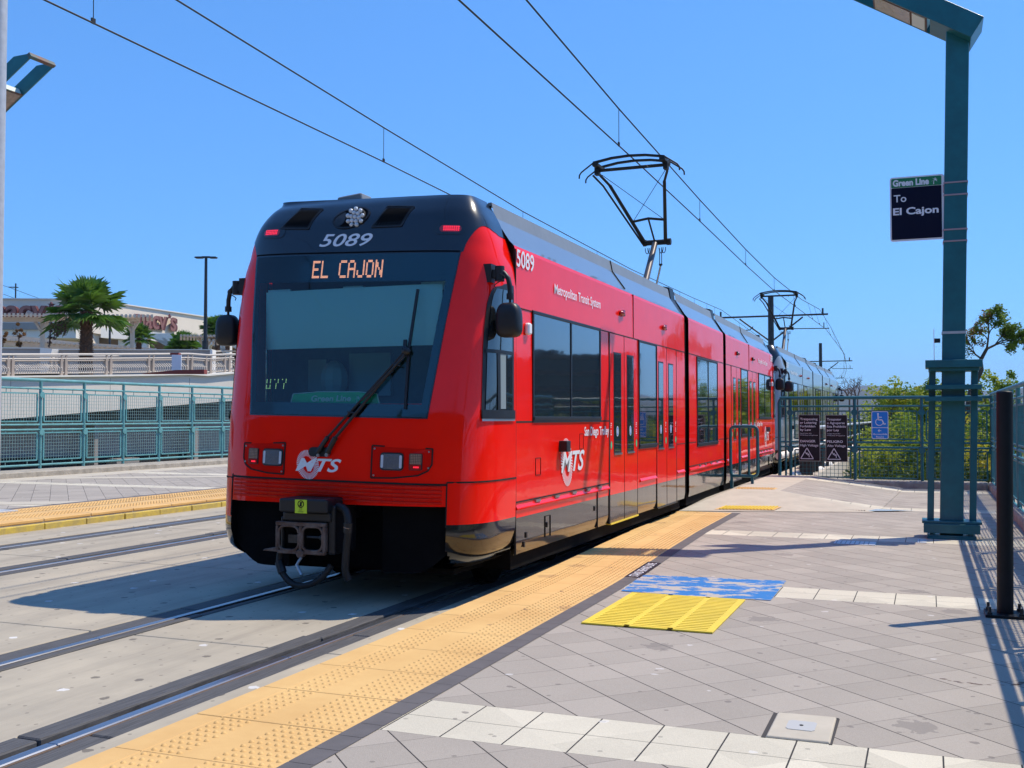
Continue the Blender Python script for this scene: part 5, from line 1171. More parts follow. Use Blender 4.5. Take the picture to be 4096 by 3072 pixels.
def tree(name, label, base, h, rad, n, size, lm, cat='tree', group=None, squash=(1, 1, .8), seed=1, trunk=.1, lean=(0, 0), nb=9, lm2=None):
    rnd = random.Random(seed); t = thing(name, label, cat, base, group); B = Vector(base); top = B + Vector((lean[0], lean[1], h - rad * squash[2]))
    mb = MB('bark'); mid = B.lerp(top, .5) + Vector((rnd.uniform(-.1, .1) * h, 0, 0)); mb.tube([B, mid, top], trunk, 8, trunk * .45)
    for k in range(nb):
        a = rnd.uniform(0, 6.28); s = mid.lerp(top, rnd.random()); e = top + Vector((math.cos(a) * rad * .75 * squash[0], math.sin(a) * rad * .75 * squash[1], rnd.uniform(-.4, .75) * rad * squash[2])); mb.tube([s, s.lerp(e, .5) + Vector((0, 0, -.06 * rad)), e], trunk * .35, 5, trunk * .1)
    mb.build('trunk', t, smooth=True)
    mb = MB(lm); leaves(mb, top, rad, n, size, squash, rnd=rnd)
    if lm2: mb.m = lm2; leaves(mb, top + Vector((rad * .2, -rad * .2, rad * .15)), rad * .8, n // 3, size, squash, rnd=rnd)
    mb.build('crown', t); return t
def px(u, v, zc):                                        # ground-plane helper: a place seen at (u,v) at depth zc
    k = R(21.6); xc = (u - 2048) / 4200 * zc; z = 1.6 + (1668 - v) / 4200 * zc
    return (4.75 + xc * math.cos(k) - zc * math.sin(k), xc * math.sin(k) + zc * math.cos(k), z)
def on(u, zc, z=-1.3): p = px(u, 1668, zc); return (p[0], p[1], z)
G = 'trees and bushes beyond the end fence'
# right side, beyond the fence
def topz(v, zc): return 1.6 + (1668 - v) / 4200 * zc + 1.3
tree('tree', 'rounded light green tree above the end fence, left of the lamp post', on(3570, 52), topz(1530, 52), 1.35, 2600, .085, 'leaf_light', group=G, seed=3, squash=(1, 1, .75), lm2='leaf_yellow')
tree('tree', 'green tree rising directly behind the caged lamp post', on(3720, 46), topz(1500, 46), 1.35, 3000, .085, 'leaf_green', group=G, seed=5, squash=(1.05, 1, .9), lm2='leaf_light')
tree('tree', 'sparse green tree behind the black bollard', on(3990, 44), topz(1478, 44), 1.25, 1500, .085, 'leaf_green', group=G, seed=8, squash=(1, 1, .85), lm2='leaf_light')
random.seed(21)
bl = [(3480, 60, 1640, 'leaf_light', 'small pale green bush at the bend of the viaduct'), (3560, 40, 1650, 'leaf_green', 'leafy bush behind the wheelchair sign'), (3650, 38, 1640, 'leaf_light', 'yellow green bush between the wheelchair sign and the lamp post'), (3500, 34, 1760, 'leaf_light', 'bright bush low behind the fence left of the wheelchair sign'),
      (3600, 33, 1740, 'leaf_light', 'bushy green shrub below the wheelchair sign'), (3700, 33, 1670, 'leaf_green', 'dense shrub just left of the lamp post'), (3790, 36, 1660, 'leaf_green', 'dense shrub hidden behind the lamp post'), (3880, 34, 1660, 'leaf_yellow', 'yellowing shrub right of the lamp post'),
      (3960, 38, 1640, 'leaf_green', 'green shrub in the corner of the two fences'), (4060, 36, 1650, 'leaf_green', 'green shrub beyond the right fence'), (3940, 30, 1790, 'leaf_yellow', 'low yellow bush at the foot of the end fence'), (3780, 29, 1840, 'leaf_dark', 'low dark bush at the foot of the end fence'), (3640, 30, 1850, 'leaf_dark', 'low scrubby bush under the fence beside the warning signs')]
for i, (u, zc, vt, lm, lab) in enumerate(bl):
    t = thing('bush', lab, 'bush', on(u, zc), G); hb = topz(vt, zc); rnd = random.Random(40 + i); mb = MB(lm)
    c = Vector(on(u, zc, -1.3 + hb * .55)); leaves(mb, c, 1.25, 2600, .075, (1.0, 1.0, hb * .62 / 1.25), rnd=rnd)
    mb.build('foliage', t)
    mb = MB('twig')
    for k in range(9): a = rnd.uniform(0, 6.28); mb.tube([t.location, Vector(t.location) + Vector((math.cos(a) * .5, math.sin(a) * .5, hb * .8))], .03, 5, .008)
    mb.build('stems', t)
# far wood and scrub that reads as one mass
mb = MB('leaf_dark'); rnd = random.Random(9)
for i in range(170):
    zc = rnd.uniform(55, 260); u = rnd.uniform(3380, 5600); p = Vector(on(u, zc, -.3)); leaves(mb, p + Vector((0, 0, .2)), zc / 45 * rnd.uniform(.6, 1.1), 120, zc * .0028, (1.3, 1.3, .55), rnd=rnd)
mb.m = 'leaf_light'
for i in range(90):
    zc = rnd.uniform(45, 200); u = rnd.uniform(3400, 5600); p = Vector(on(u, zc, -.5)); leaves(mb, p, zc / 50, 110, zc * .0028, (1.3, 1.3, .5), rnd=rnd)
tag(mb.build('scrub_wood'), 'distant scrubby wood behind the fence', kind='stuff')
mb = MB('leaf_dark'); rnd = random.Random(31)
for i in range(3200):
    zc = rnd.uniform(25, 60); p = Vector(on(rnd.uniform(3420, 4300), zc, -1.28)); h = rnd.uniform(.1, .35); mb.m = rnd.choice(('leaf_dark', 'leaf_light', 'scrub')); mb.add([p, p + Vector((.03, 0, 0)), p + Vector((rnd.uniform(-.1, .1), 0, h))], [(0, 1, 2)])
tag(mb.build('dry_grass'), 'dry grass on the slope beyond the end fence', kind='stuff')
# leaning tree at the upper right
t = thing('tree', 'wind-bent sparse tree leaning right above the right fence', 'tree', on(3880, 40), G); zc = 40
def q(u, v, dz=0): return Vector(px(u, v, zc + dz))
mb = MB('bark'); mb.tube([Vector(on(3860, zc)), q(3840, 1800), q(3885, 1560), q(3908, 1520), q(3928, 1480), q(3925, 1440), q(3950, 1395)], .13, 8, .06)
rnd = random.Random(77); tips = []
def branch(p, d, L, r_, lv):
    e = p + d * L; m = p.lerp(e, .5) + Vector((rnd.uniform(-.1, .1), rnd.uniform(-.1, .1), rnd.uniform(-.05, .1))) * L; mb.tube([p, m, e], r_, 5, r_ * .6)
    if lv == 0: tips.append(e); tips.append(m); return
    for _ in range(3 if lv > 1 else 3):
        nd = (d + Vector((rnd.gauss(0, .55), rnd.gauss(0, .55), rnd.gauss(0, .40)))).normalized(); branch(e if rnd.random() < .7 else m, nd, L * rnd.uniform(.6, .85), r_ * .6, lv - 1)
rt = Vector((math.cos(R(21.6)), math.sin(R(21.6)), 0)); up = Vector((0, 0, 1))
branch(q(3950, 1395), (rt * .9 + up * .5).normalized(), .62, .05, 4); branch(q(3950, 1395), (rt * .15 + up).normalized(), .55, .045, 4); branch(q(3928, 1435), (rt * -.8 + up * .7).normalized(), .5, .04, 4)
mb.build('trunk', t, smooth=True)
mb = MB('leaf_green')
for e in tips:
    right = (e - q(3950, 1395)).dot(rt); n = 16 if right > .1 else 7; mb.m = 'leaf_green' if right > .1 or rnd.random() < .5 else 'leaf_autumn'
    leaves(mb, e, .2, n, .055, clumps=[(e, .16)], rnd=rnd)
mb.build('crown', t)
for k, (u, zc, lab) in enumerate(((3430, 70, 'bare dead tree with curled branches beyond the viaduct, right one'), (3398, 72, 'bare dead tree beyond the viaduct, left one beside the tram mirror'))):
    t = thing('dead_tree', lab, 'tree', on(u, zc), G); rnd = random.Random(90 + k); mb = MB('twig'); b0 = Vector(on(u, zc)); p = b0 + Vector((0, 0, topz(1600, zc))); mb.tube([b0, p], .12, 6, .06)
    for _ in range(3): branch(p, (rt * rnd.uniform(-.5, .5) + up).normalized(), .62, .045, 3)
    mb.build('trunk', t)

# distant hills
def hill(name, pts, dist, depth, lab, seed):
    rnd = random.Random(seed); mb = MB('hill'); n = 160; ph = [rnd.uniform(0, 6.28) for _ in range(9)]
    def f(u, v):
        uu = pts[0][0] + (pts[-1][0] - pts[0][0]) * u; hz = (1668 - lerp(pts, uu)) / 4200 * dist
        hz += dist * .0006 * sum(math.sin(u * (17 + 23 * k) + ph[k]) / (1 + k * .6) for k in range(8))
        zc = dist + depth * (v - .5) * 2; p = on(uu, zc if v < 2 else dist); prof = math.sin(math.pi * v) ** 1.2
        return (p[0], p[1], -2 + (hz + 3) * prof * (1 + .08 * math.sin(u * 60 + v * 9 + seed)) ) if 0 < v < 1 else (p[0], p[1], -40)
    mb.grid(f, n, 14); tag(mb.build(name, smooth='all'), lab, kind='structure')
hill('hills', [(2500, 1600), (3300, 1585), (3420, 1566), (3500, 1560), (3620, 1580), (3800, 1600), (4000, 1580), (4090, 1548), (4200, 1560), (5200, 1600), (6800, 1590)], 3200, 900, 'distant bluish hills', 4)
hill('far_hills', [(3000, 1565), (3350, 1552), (3460, 1545), (3600, 1560), (4200, 1575), (5200, 1560), (7000, 1570)], 6500, 1200, 'farther pale hills', 8)

# ------------------------------------------------------------------ left: plaza, mall, palms
def PX(pts, zc): return [px(u, v, zc) for u, v in pts]
fwd = Vector((-math.sin(R(21.6)), math.cos(R(21.6)), 0))
def slab(mb, pts, zc, th):                               # vertical slab, outline given as seen, real thickness
    a = [Vector(p) for p in PX(pts, zc)]; b = [p + fwd * th for p in a]; n = len(a)
    mb.add(a + b, [tuple(range(n)), tuple(range(2 * n - 1, n - 1, -1))] + [(i, (i + 1) % n, n + (i + 1) % n, n + i) for i in range(n)])
def vquad(mb, u0, v0a, v0b, z0, u1, v1a, v1b, z1, th=.4):   # receding wall between two depths
    a = [Vector(px(u0, v0b, z0)), Vector(px(u1, v1b, z1)), Vector(px(u1, v1a, z1)), Vector(px(u0, v0a, z0))]; b = [p + fwd * th for p in a]
    mb.add(a + b, [(0, 1, 2, 3), (7, 6, 5, 4), (0, 4, 5, 1), (1, 5, 6, 2), (2, 6, 7, 3), (3, 7, 4, 0)])
def pw(u, v, X):                                         # the place on the plane x = X seen at (u, v)
    p1 = Vector(px(u, v, 10)); o = Vector((4.75, 0, 1.6)); d = p1 - o; k = (X - 4.75) / d.x; return o + d * k
def xslab(mb, pts, X, th=.35):
    a = [pw(u, v, X) for u, v in pts]; b = [p + Vector((-th, 0, 0)) for p in a]; n = len(a)
    mb.add(a + b, [tuple(range(n)), tuple(range(2 * n - 1, n - 1, -1))] + [(i, (i + 1) % n, n + (i + 1) % n, n + i) for i in range(n)])
XW = -24.0
t = thing('plaza_wall', 'white retaining wall and open ramp deck behind the left fence', 'retaining wall', tuple(pw(400, 1950, XW)))
mb = MB('retaining'); xslab(mb, [(-500, 1690), (-60, 1683), (892, 1606), (1300, 1572), (1300, 1490), (942, 1490), (834, 1500), (755, 1496), (560, 1500), (45, 1506), (-500, 1512)], XW); mb.build('wall', t)
mb = MB('garage_grey'); xslab(mb, [(-500, 1676), (0, 1668), (560, 1626), (892, 1592), (1300, 1555), (1300, 1700), (-500, 1790)], XW - 2.2, .3)
mb.m = 'garage_grey'; xslab(mb, [(-500, 1700), (892, 1672), (1300, 1660), (1300, 1860), (-500, 1850)], XW - 1.2, .3); mb.build('lower_wall', t)
mb = MB('garage_black'); xslab(mb, [(-500, 1846), (1300, 1800), (1300, 2000), (-500, 2000)], XW - 1.0, .3); mb.m = 'steel_dark'; xslab(mb, [(520, 1650), (650, 1642), (650, 1668), (520, 1672)], XW - 1.0, .1); xslab(mb, [(780, 1630), (920, 1610), (920, 1665), (780, 1668)], XW - 1.0, .1); mb.build('opening_shade_sheet', t)  # flat dark sheets colour in the shade of the garage openings
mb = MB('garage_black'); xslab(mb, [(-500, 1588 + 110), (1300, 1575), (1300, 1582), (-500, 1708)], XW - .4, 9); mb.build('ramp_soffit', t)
mb = MB('garage_grey'); xslab(mb, [(470, 1880), (560, 1870), (560, 1830), (470, 1835)], XW - .5, .5); xslab(mb, [(380, 1700), (395, 1700), (395, 1860), (380, 1860)], XW - .5, .4); xslab(mb, [(780, 1690), (795, 1690), (795, 1860), (780, 1860)], XW - .5, .4); mb.build('column', t)
mb = MB('garage_grey')
for u in (42, 440, 757): xslab(mb, [(u, 1512), (u + 1.2, 1512), (u + 1.2, 1640), (u, 1640)], XW + .006, .005)
mb.build('wall_joint', t)
mb = MB('stucco_white'); xslab(mb, [(-500, 1518), (45, 1510), (560, 1504), (755, 1499), (834, 1504), (942, 1494), (1300, 1494), (1300, 1487), (942, 1487), (834, 1497), (755, 1492), (560, 1497), (45, 1503), (-500, 1508)], XW + .15, .7); mb.build('coping', t)
mb = MB('stucco_grey'); mb.add([(-24.3, 10, 3.0), (-24.3, 60, 3.4), (-50, 70, 3.6), (-60, 10, 3.0)], [(0, 1, 2, 3)]); tag(mb.build('plaza_deck'), 'paved deck behind the balustrade', kind='structure')
def balustrade(label, zc, us, vtop, vbase, grp=None, wavy=True, thing_name='balustrade'):
    t = thing(thing_name, label, 'railing', tuple(pw(us[0], vbase(us[0]), zc)), grp)
    P = lambda u, f, d=0.: pw(u, vbase(u) + (vtop(u) - vbase(u)) * f, zc) + Vector((-d, 0, 0))
    for f, th, m_ in ((1.0, .05, 'baluster_light'), (.80, .035, 'baluster_light'), (.70, .03, 'baluster'), (.12, .035, 'baluster_light')):
        mb = MB(m_); mb.tube([P(u, f) for u in us], th, 6); mb.build('rail', t)
    for u in us[1:-1]:
        for du in (-9, 9):
            mb = MB('baluster'); mb.beam(P(u + du, .0), P(u + du, .78), .12, .12, up=(1, 0, 0)); mb.beam(P(u + du, .78), P(u + du + 6, 1.0), .05, .06, up=(1, 0, 0)); mb.build('post', t)
    bal = 0
    for a, b in zip(us, us[1:]):
        n = max(4, int((b - a) / 10)); mb = MB('baluster_light')
        for i in range(n):
            u = a + 14 + (b - a - 28) * i / (n - 1)
            pts = [P(u, .12 + .68 * k / 6, -.10 * math.sin(math.pi * 2 * k / 6) if wavy else 0) + Vector((0, .045 * math.sin(math.pi * 2 * k / 6), 0)) for k in range(7)]
            mb.tube(pts, .017, 4, cap=False)
        mb.build('baluster_bay', t)
vb = lambda u: lerp([(-500, 1512), (45, 1503), (560, 1498), (755, 1493), (834, 1497), (942, 1488), (1200, 1488)], u)
balustrade('cream balustrade with wavy bars on top of the white plaza wall', -24.25, [-160, 37, 250, 430, 600, 755, 830, 905, 1100], lambda u: lerp([(-200, 1419), (500, 1417), (760, 1415), (835, 1421), (942, 1415), (1100, 1415)], u), vb)
balustrade('second balustrade farther back on the plaza, behind the palm', -31, [60, 210, 350, 505, 560, 670, 790, 1000], lambda u: lerp([(60, 1424), (505, 1424), (670, 1416), (840, 1403), (1000, 1403)], u), lambda u: 1486)
t = thing('parapet', 'parapet wall coloured grey for shade with a white pilaster behind the palm', 'wall', px(400, 1500, 50))
mb = MB('stucco_grey'); slab(mb, [(-400, 1500), (848, 1500), (848, 1402), (845, 1399), (560, 1399), (370, 1397), (203, 1397), (157, 1392), (6, 1391), (-400, 1388)], 50, .5); mb.build('wall', t)  # shade is put into the wall's grey; the pilaster stays white
mb = MB('stucco_white'); slab(mb, [(157, 1392), (206, 1395), (182, 1500), (157, 1500)], 49.2, .8); slab(mb, [(838, 1398), (848, 1400), (848, 1490), (838, 1490)], 49.5, .6)
slab(mb, [(-400, 1386), (6, 1389), (157, 1390), (203, 1395), (560, 1397), (845, 1397), (845, 1400), (560, 1400), (203, 1399), (157, 1394), (6, 1393), (-400, 1391)], 49.9, .7); mb.build('cap_and_pilaster', t)
t = thing('notice_board', 'blank white board fixed behind the balustrade', 'board', px(703, 1480, 40)); mb = MB('sign_white'); slab(mb, [(685, 1481), (723, 1481), (723, 1419), (685, 1419)], 40, .05); mb.build('board', t); mb = MB('red_tile'); slab(mb, [(678, 1419), (712, 1419), (712, 1411), (678, 1411)], 40, .3); mb.build('cap', t)
mb = MB('red_tile'); slab(mb, [(560, 1495), (815, 1495), (815, 1478), (700, 1480), (600, 1490)], 39, .4); tag(mb.build('brick_planter'), 'low red brick planter behind the balustrade', 'planter')
# pergolas
def pergola(label, zc, beams, posts, slats, grp='cream pergolas on the plaza'):
    t = thing('pergola', label, 'pergola', px(posts[0][0] if posts else beams[0][0][0], 1400, zc), grp)
    for pts, th in beams: mb = MB('pergola_cream'); slab(mb, pts, zc, th); mb.build('beam', t)
    for u, v0, v1, w_ in posts:
        mb = MB('pergola_cream'); slab(mb, [(u - w_ / 2, v1), (u + w_ / 2, v1), (u + w_ / 2, v0), (u - w_ / 2, v0)], zc + .3, w_ / 4200 * zc); mb.build('post', t)
        for s in (-1, 1):
            mb = MB('pergola_cream'); a = Vector(px(u, v0 + 42, zc + .3)); b = Vector(px(u + s * 27, v0, zc + .3)); mb.beam(a, b, .16, .12); mb.build('brace', t)
    for (u0, v0, u1, v1, n, dz, h) in slats:
        mb = MB('pergola_cream')
        for i in range(n):
            f = i / (n - 1); a = Vector(px(u0 + (u1 - u0) * f, v0 + (v1 - v0) * f, zc - .8)); vw = Vector((a.x - 4.75, a.y, 0)).normalized(); b = a + vw * dz; mb.beam(a, b, .12, h)
        mb.build('slats', t)
pergola('long cream pergola crossing behind the palm, below the left store sign', 55, [([(-300, 1285), (540, 1285), (552, 1280), (552, 1268), (-300, 1268)], .18), ([(-300, 1262), (590, 1265), (590, 1262), (-300, 1256)], .1)], [(163, 1284, 1392, 14), (524, 1284, 1392, 14)], [(-280, 1255, 604, 1263, 52, 2.2, .16)])
pergola('low sloping pergola with pale panels behind the parapet on the left', 66, [([(-60, 1362), (100, 1370), (300, 1386), (560, 1397), (560, 1404), (300, 1400), (100, 1388), (-60, 1376)], .3), ([(-60, 1350), (0, 1340), (110, 1347), (300, 1368), (450, 1378), (620, 1394), (620, 1399), (420, 1392), (200, 1375), (60, 1364), (-60, 1362)], .15)], [(300, 1390, 1400, 10)], [(-50, 1352, 620, 1396, 34, 2.5, .12)])
pergola('right cream pergola near the tall street lamp', 58, [([(722, 1341), (945, 1344), (1050, 1348), (1050, 1356), (945, 1352), (760, 1350)], .2), ([(830, 1358), (1050, 1368), (1050, 1376), (830, 1362)], .2)], [(819, 1352, 1405, 15)], [(722, 1341, 1050, 1345, 26, 3.0, .12), (835, 1360, 1050, 1371, 14, 3.0, .12)])
# department store
t = thing('department_store', 'cream department store with two maroon lettered signs and arched openings', 'building', px(350, 1450, 95))
mb = MB('stucco'); vquad(mb, -700, 1190, 1480, 90, 357, 1195, 1480, 90, 6); vquad(mb, 357, 1195, 1330, 90.01, 845, 1270, 1395, 106.8, 10); mb.build('wall', t)
mb = MB('stucco_white'); vquad(mb, -700, 1187, 1192, 89.8, 357, 1193, 1197, 89.8, .5); vquad(mb, 357, 1193, 1197, 89.8, 847, 1268, 1272, 106.6, .5); mb.build('cornice', t)
mb = MB('stucco_white'); vquad(mb, -700, 1288, 1352, 88, 300, 1288, 1352, 88, 1.9); vquad(mb, 400, 1310, 1350, 86, 1000, 1362, 1388, 101, 1.5); mb.build('lower_band', t)
mb = MB('stucco_white')
def arch_wall(zc0, us, v_top, v_bot):
    pass
# lower facade with arched openings: piers and spandrels
mb = MB('stucco_white')
ar = [(583, 680, 1349, 88.5), (765, 803, 1366, 91), (833, 905, 1378, 93), (917, 985, 1386, 95)]
allu = 470
for (a, b, vt, zc) in ar:
    slab(mb, [(allu, 1500), (a, 1500), (a, vt - 16), (allu, vt - 16)], zc, .8)
    n = 8; arcl = [(a, vt + 18)] + [(a + (b - a) * .16 * (1 - math.cos(math.pi / 2 * k / 4)), vt + 18 - 18 * math.sin(math.pi / 2 * k / 4)) for k in range(1, 5)]
    arcr = [(b - (b - a) * .38 * (1 - math.sin(math.pi / 2 * k / 5)), vt + 45 - 45 * math.cos(math.pi / 2 * k / 5)) for k in range(0, 6)][::-1]
    top = arcl + arcr
    slab(mb, [(a, vt - 16)] + top + [(b, vt + 45), (b, vt - 16)], zc, .8)
    slab(mb, [(b, 1500), (b, vt - 16), (b + 12, vt - 14), (b + 12, 1500)], zc, .8)
    allu = b + 12
mb.build('arched_wall', t)
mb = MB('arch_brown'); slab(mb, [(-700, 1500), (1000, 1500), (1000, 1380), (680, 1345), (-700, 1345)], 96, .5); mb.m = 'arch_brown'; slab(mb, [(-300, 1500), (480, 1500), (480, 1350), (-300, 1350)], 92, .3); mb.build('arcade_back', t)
mb = MB('stucco_grey'); vquad(mb, -700, 1290, 1318, 87.8, 310, 1290, 1318, 87.8, .1); mb.build('painted_shade_band', t)  # grey sheet paints the shade on the band below the sign
for lab, (ua, za), (ub, zb_), va, vb2, ha, hb in (('maroon lettering on the front wall', (-62, 89.3), (262, 89.3), 1283, 1283, 60, 60), ('maroon lettering on the side wall', (541, 95.3), (708, 101.2), 1309, 1328, 54, 56)):
    def fn(u, v, w_):
        f = u; uu = ua + (ub - ua) * f; zc = 1 / (1 / za + (1 / zb_ - 1 / za) * f); vv = va + (vb2 - va) * f - (ha + (hb - ha) * f) * v; return Vector(px(uu, vv, zc - .1)) - fwd * (w_ + .25) * 1.0
    mb = MB('letter_maroon'); mb.text('macv s', fn, .035, 0, .25); o = mb.build('store_lettering', t); o['label'] = lab
    mb = MB('letter_face'); mb.text('macv s', lambda u, v, w_: fn(u, v, .26), .010, 0, 0) ; o = mb.build('letter_face', t)
    mb = MB('letter_maroon'); pts = []
    for k in range(10): a = R(90 + 36 * k); r_ = (.06 if k % 2 == 0 else .025); pts.append((.835 + r_ * math.cos(a) * .7, 1.05 + r_ * 3.2 * math.sin(a)))
    vs = [fn(a, b, 0) for a, b in pts] + [fn(a, b, .3) for a, b in pts]; mb.add(vs, [tuple(range(10)), tuple(range(19, 9, -1))] + [(i, (i + 1) % 10, 10 + (i + 1) % 10, 10 + i) for i in range(10)]); mb.build('star', t)
# street lamp, far power pole
t = thing('street_lamp', 'tall dark street lamp with two flat heads above the plaza', 'street lamp', px(818, 1400, 56))
mb = MB('steel_dark'); a = Vector(px(819, 1400, 56)); b = Vector((a.x, a.y, px(0, 1030, 56)[2])); mb.tube([a, b], .105, 12, .075); mb.tube([a, a + Vector((0, 0, .5))], .16, 12); mb.build('pole', t, smooth=True)
for s in (-1, 1):
    mb = MB('steel_dark'); c = b + Vector((0, 0, .05)); e = c + Vector((math.cos(R(21.6)), math.sin(R(21.6)), 0)) * s * .62; mb.beam(c, c + (e - c) * .35, .1, .1); mb.prism([(-.5, -.03), (-.35, -.06), (.35, -.06), (.5, -.0), (.35, .03), (-.4, .03)], lambda x, z, d: tuple(c + (e - c).normalized() * (.38 + x * .46) + Vector((0, 0, z - .01)) + fwd * d), -.14, .14); mb.build('lamp_head', t)
t = thing('power_pole', 'thin power pole with a crossarm far behind the store', 'power pole', px(56, 1200, 200)); mb = MB('steel_dark'); a = Vector(px(56, 1260, 200)); b = Vector(px(56, 1132, 200)); mb.tube([a, b], .14, 6); mb.build('pole', t); mb = MB('steel_dark'); mb.tube([px(28, 1147, 200), px(67, 1148, 200)], .1, 5); mb.build('crossarm', t)
mb = MB('wire'); mb.tube([px(-60, 1120, 200), px(30, 1148, 200), px(170, 1200, 200)], .04, 4); mb.tube([px(-60, 1150, 200), px(60, 1195, 200)], .04, 4); tag(mb.build('power_line'), 'thin power lines crossing the sky at the far left', 'power line')
# palms
def palm(label, u, vb_, vc, zc, rad, nf, trunk_r, seed, shag=True, group='fan palms on the plaza', dead=0, lm='palm_green'):
    rnd = random.Random(seed); base = Vector(px(u, vb_, zc)); C = Vector(px(u, vc, zc)); t = thing('palm_tree', label, 'palm tree', tuple(base), group)
    mb = MB('palm_bark'); mb.tube([base, base.lerp(C, .5), C], trunk_r, 14, trunk_r * .72)
    if shag:
        H_ = (C - base).length; n = int(H_ / .085)
        for i in range(n):
            for k in range(13):
                a = 2 * math.pi * (k + .5 * (i % 2)) / 13 + rnd.uniform(-.1, .1); z = i * .085; rr_ = trunk_r * (1 - .2 * z / H_); d = Vector((math.cos(a), math.sin(a), 0)); p = base + (C - base).normalized() * z + d * rr_ * .92; s = Vector((-d.y, d.x, 0)) * .07; L = rnd.uniform(.05, .13)
                mb.m = 'palm_bark' if rnd.random() < .6 else 'dead_frond'; mb.add([p - s, p + s, p + d * L + Vector((0, 0, .11))], [(0, 1, 2)])
    mb.build('trunk', t, smooth=20)
    mb = MB(lm)
    for i in range(nf + dead):
        isd = i >= nf; g = (i + .5) / nf if not isd else 1
        el = R(84 - 112 * min(g, 1) + rnd.uniform(-9, 9)) if not isd else R(rnd.uniform(-75, -60)); az = i * 2.39996 + rnd.uniform(-.25, .25)
        d = Vector((math.cos(az) * math.cos(el), math.sin(az) * math.cos(el), math.sin(el))); L = rad * rnd.uniform(.42, .58); m = C + d * L + Vector((0, 0, -.06 * rad))
        mb.m = 'dead_frond' if isd else lm
        mb.tube([C, C + d * L * .5 + Vector((0, 0, .02)), m], .022 * rad / 1.6, 4, .012)
        side = d.cross(Vector((0, 0, 1))); side = side.normalized() if side.length > .05 else Vector((1, 0, 0)); upv = side.cross(d).normalized(); nl = 24; R_ = rad * rnd.uniform(.46, .62)
        for k in range(nl):
            a = R(-118 + 236 * k / (nl - 1)); ld = (d * math.cos(a) + side * math.sin(a) + upv * rnd.uniform(-.02, .1)).normalized(); ln = R_ * (1 - .22 * abs(a) / R(118)) * rnd.uniform(.88, 1.08)
            if isd: ld = (ld * .5 + Vector((0, 0, -1))).normalized(); ln *= .8
            pw = ld.cross(upv).normalized() * rad * .034; f1 = m + ld * ln * .55; f2 = m + ld * ln + Vector((0, 0, -ln * rnd.uniform(.10, .34)))
            mb.add([m, f1 - pw + upv * .012, f2, f1 + pw - upv * .012], [(0, 1, 2), (0, 2, 3)])
    mb.build('crown', t); return t
palm('large shaggy fan palm in the middle of the plaza', 342, 1500, 1243, 42, 1.72, 34, .27, 5, dead=0)
t = thing('dead_frond', 'cluster of dry brown fruit stalks hanging from the large palm', 'dead fronds', px(208, 1300, 41.5)); mb = MB('dead_frond'); rnd = random.Random(3)
for u, v0, v1 in ((200, 1285, 1380), (216, 1290, 1360), (228, 1295, 1345), (245, 1295, 1335), (258, 1300, 1342), (196, 1320, 1390)):
    a = Vector(px(u, v0, 41)); b = Vector(px(u - 3, v1, 41)); mb.m = 'dead_frond'; mb.tube([Vector(px(u + 40, v0 - 40, 42)), a, b], .015, 4); leaves(mb, a, .1, 42, .05, clumps=[(a.lerp(b, f), .085) for f in (.1, .4, .7, .9)], rnd=rnd)
mb.build('stalks', t)
palm('fan palm beside the pergola post, right of the large palm', 553, 1440, 1346, 60, .98, 30, .15, 8)
palm('bushy low fan palm below the right store sign', 733, 1420, 1392, 62, 1.2, 44, .15, 12)
palm('fan palm right of the tall street lamp', 868, 1400, 1320, 66, 1.25, 36, .14, 15)
palm('distant fan palm partly behind the left mirror', 908, 1400, 1318, 70, 1.1, 34, .13, 19)
for i, (u, vt, vbse, zc, lab) in enumerate(((75, 1290, 1395, 60, 'small autumn-leaved tree under the left pergola'), (8, 1315, 1395, 62, 'small autumn-leaved tree at the left edge of the picture'), (75, 1368, 1395, 54, 'low rusty bush behind the parapet'))):
    b = px(u, vbse, zc); h = (vbse - vt) / 4200 * zc; tree('tree', lab, b, h, h * (.36 if i < 2 else .5), 520, .06, 'leaf_autumn', group='autumn shrubs on the plaza', seed=60 + i, trunk=.04, squash=(1, 1, 1.1) if i < 2 else (2.2, 1, .7), nb=8)
t = thing('utility_pole', 'thin dark post standing in the arcade right of the large palm', 'post', px(436, 1400, 70)); mb = MB('steel_dark'); mb.tube([px(436, 1400, 70), px(436, 1300, 70)], .07, 8); mb.build('pole', t)

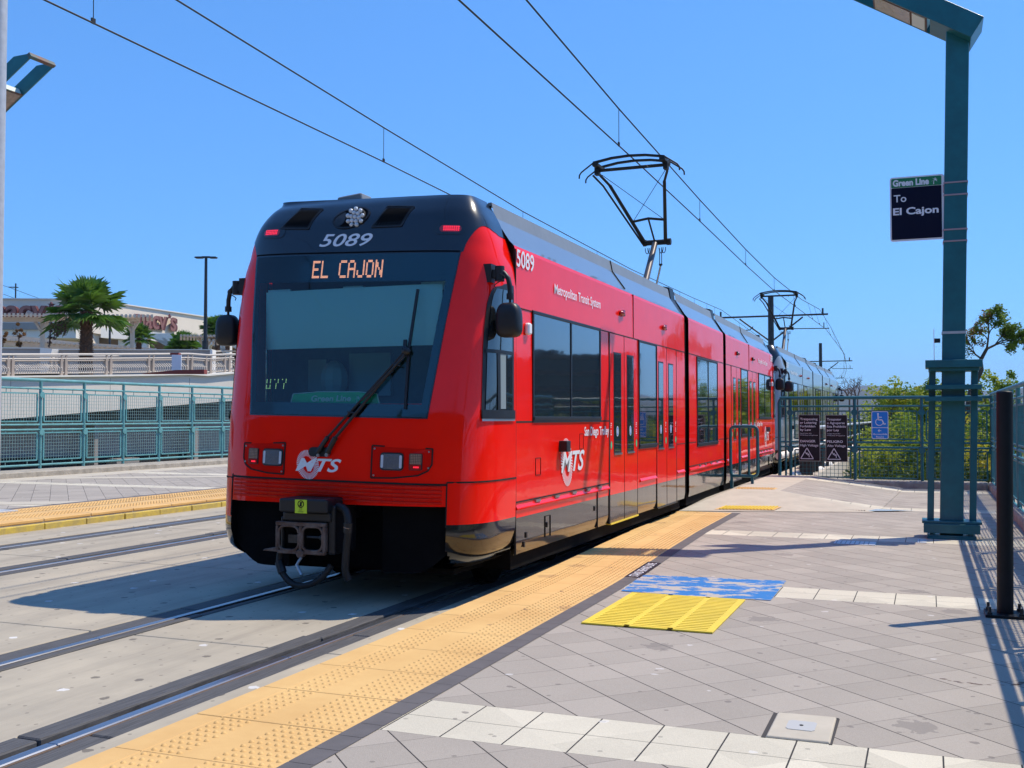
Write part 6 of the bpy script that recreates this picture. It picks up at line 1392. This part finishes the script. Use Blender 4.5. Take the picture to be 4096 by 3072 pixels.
# off to the right, seen only in the reflections of the tram
def azp(az, d, z=-1.3): return Vector((4.75 + math.sin(R(az)) * d, math.cos(R(az)) * d, z))
t = thing('office_building', 'dark glass office building off to the right, mirrored in the tram windows', 'building', tuple(azp(24, 170)))
a, b = azp(12.5, 165, -1.3), azp(38, 200, -1.3); d = Vector((.6, .8, 0)) * 30
mb = MB('office_glass'); Ht = 12.6
mb.add([a, b, b + d, a + d, a + Vector((0, 0, Ht)), b + Vector((0, 0, Ht)), b + d + Vector((0, 0, Ht)), a + d + Vector((0, 0, Ht))], [(4, 5, 6, 7), (0, 1, 5, 4), (1, 2, 6, 5), (3, 0, 4, 7)]); mb.build('wall', t)
mb = MB('office_wall')
for k in range(5): z = Vector((0, 0, 2.2 + k * 2.6)); mb.beam(a + z, b + z, .5, .7)
for f, s in ((.15, 2), (.35, 3.5), (.6, 2.5), (.8, 4)): c = a.lerp(b, f) + Vector((3, 4, Ht)); mb.bb(c.x - s, c.x + s, c.y - 2, c.y + 2, c.z, c.z + 1.3)
mb.build('floor_bands', t)
mb = MB('leaf_dark'); rnd = random.Random(55)
for i in range(150):
    az = rnd.uniform(4.8, 80); dd = rnd.uniform(40, 120); leaves(mb, azp(az, dd, .5), dd / 24 * rnd.uniform(.6, 1.15), 90, dd * .004, (1.4, 1.4, .6), rnd=rnd)
mb.m = 'leaf_green'
for i in range(80):
    az = rnd.uniform(4.6, 80); dd = rnd.uniform(22, 90); leaves(mb, azp(az, dd, -.6), dd / 32, 90, dd * .004, (1.4, 1.4, .6), rnd=rnd)
tag(mb.build('hedge_wood'), 'bushes beyond the right fence', kind='stuff')

# dark trees and a dark block added behind the camera to darken tram reflections
mb = MB('leaf_dark'); rnd = random.Random(66)
for i in range(90):
    az = rnd.uniform(115, 262); dd = rnd.uniform(50, 70); leaves(mb, azp(az, dd, rnd.uniform(0, 18)), 4.5, 110, .5, (1.2, 1.2, .9), rnd=rnd)
t = thing('building', 'unseen long dark block added behind the camera to darken reflections in the tram front', 'building', (0, -34, -1.3))
mb2 = MB('reflection_backdrop'); mb2.bb(-70, 60, -46, -34, -1.3, 15); mb2.build('wall', t)  # unseen block, added to keep the tram front's reflections dark
tag(mb.build('added_tree_belt'), 'unseen tall dark trees added behind the camera to darken reflections in the tram front', kind='stuff')

# ------------------------------------------------------------------ air
hz = bpy.data.materials.new('haze_air'); hz.use_nodes = True; n = hz.node_tree; n.nodes.clear()
o_ = n.nodes.new("ShaderNodeOutputMaterial"); v_ = n.nodes.new("ShaderNodeVolumePrincipled"); v_.inputs["Color"].default_value = (.52, .72, 1, 1); v_.inputs["Density"].default_value = .00008; v_.inputs["Anisotropy"].default_value = 0.2
n.links.new(v_.outputs[0], o_.inputs["Volume"]); M['haze_air'] = hz
mb = MB('haze_air'); mb.bb(-4300, 9300, -400, 9300, -42, 420); tag(mb.build('haze'), 'thin blue air fading the far hills', kind='stuff')
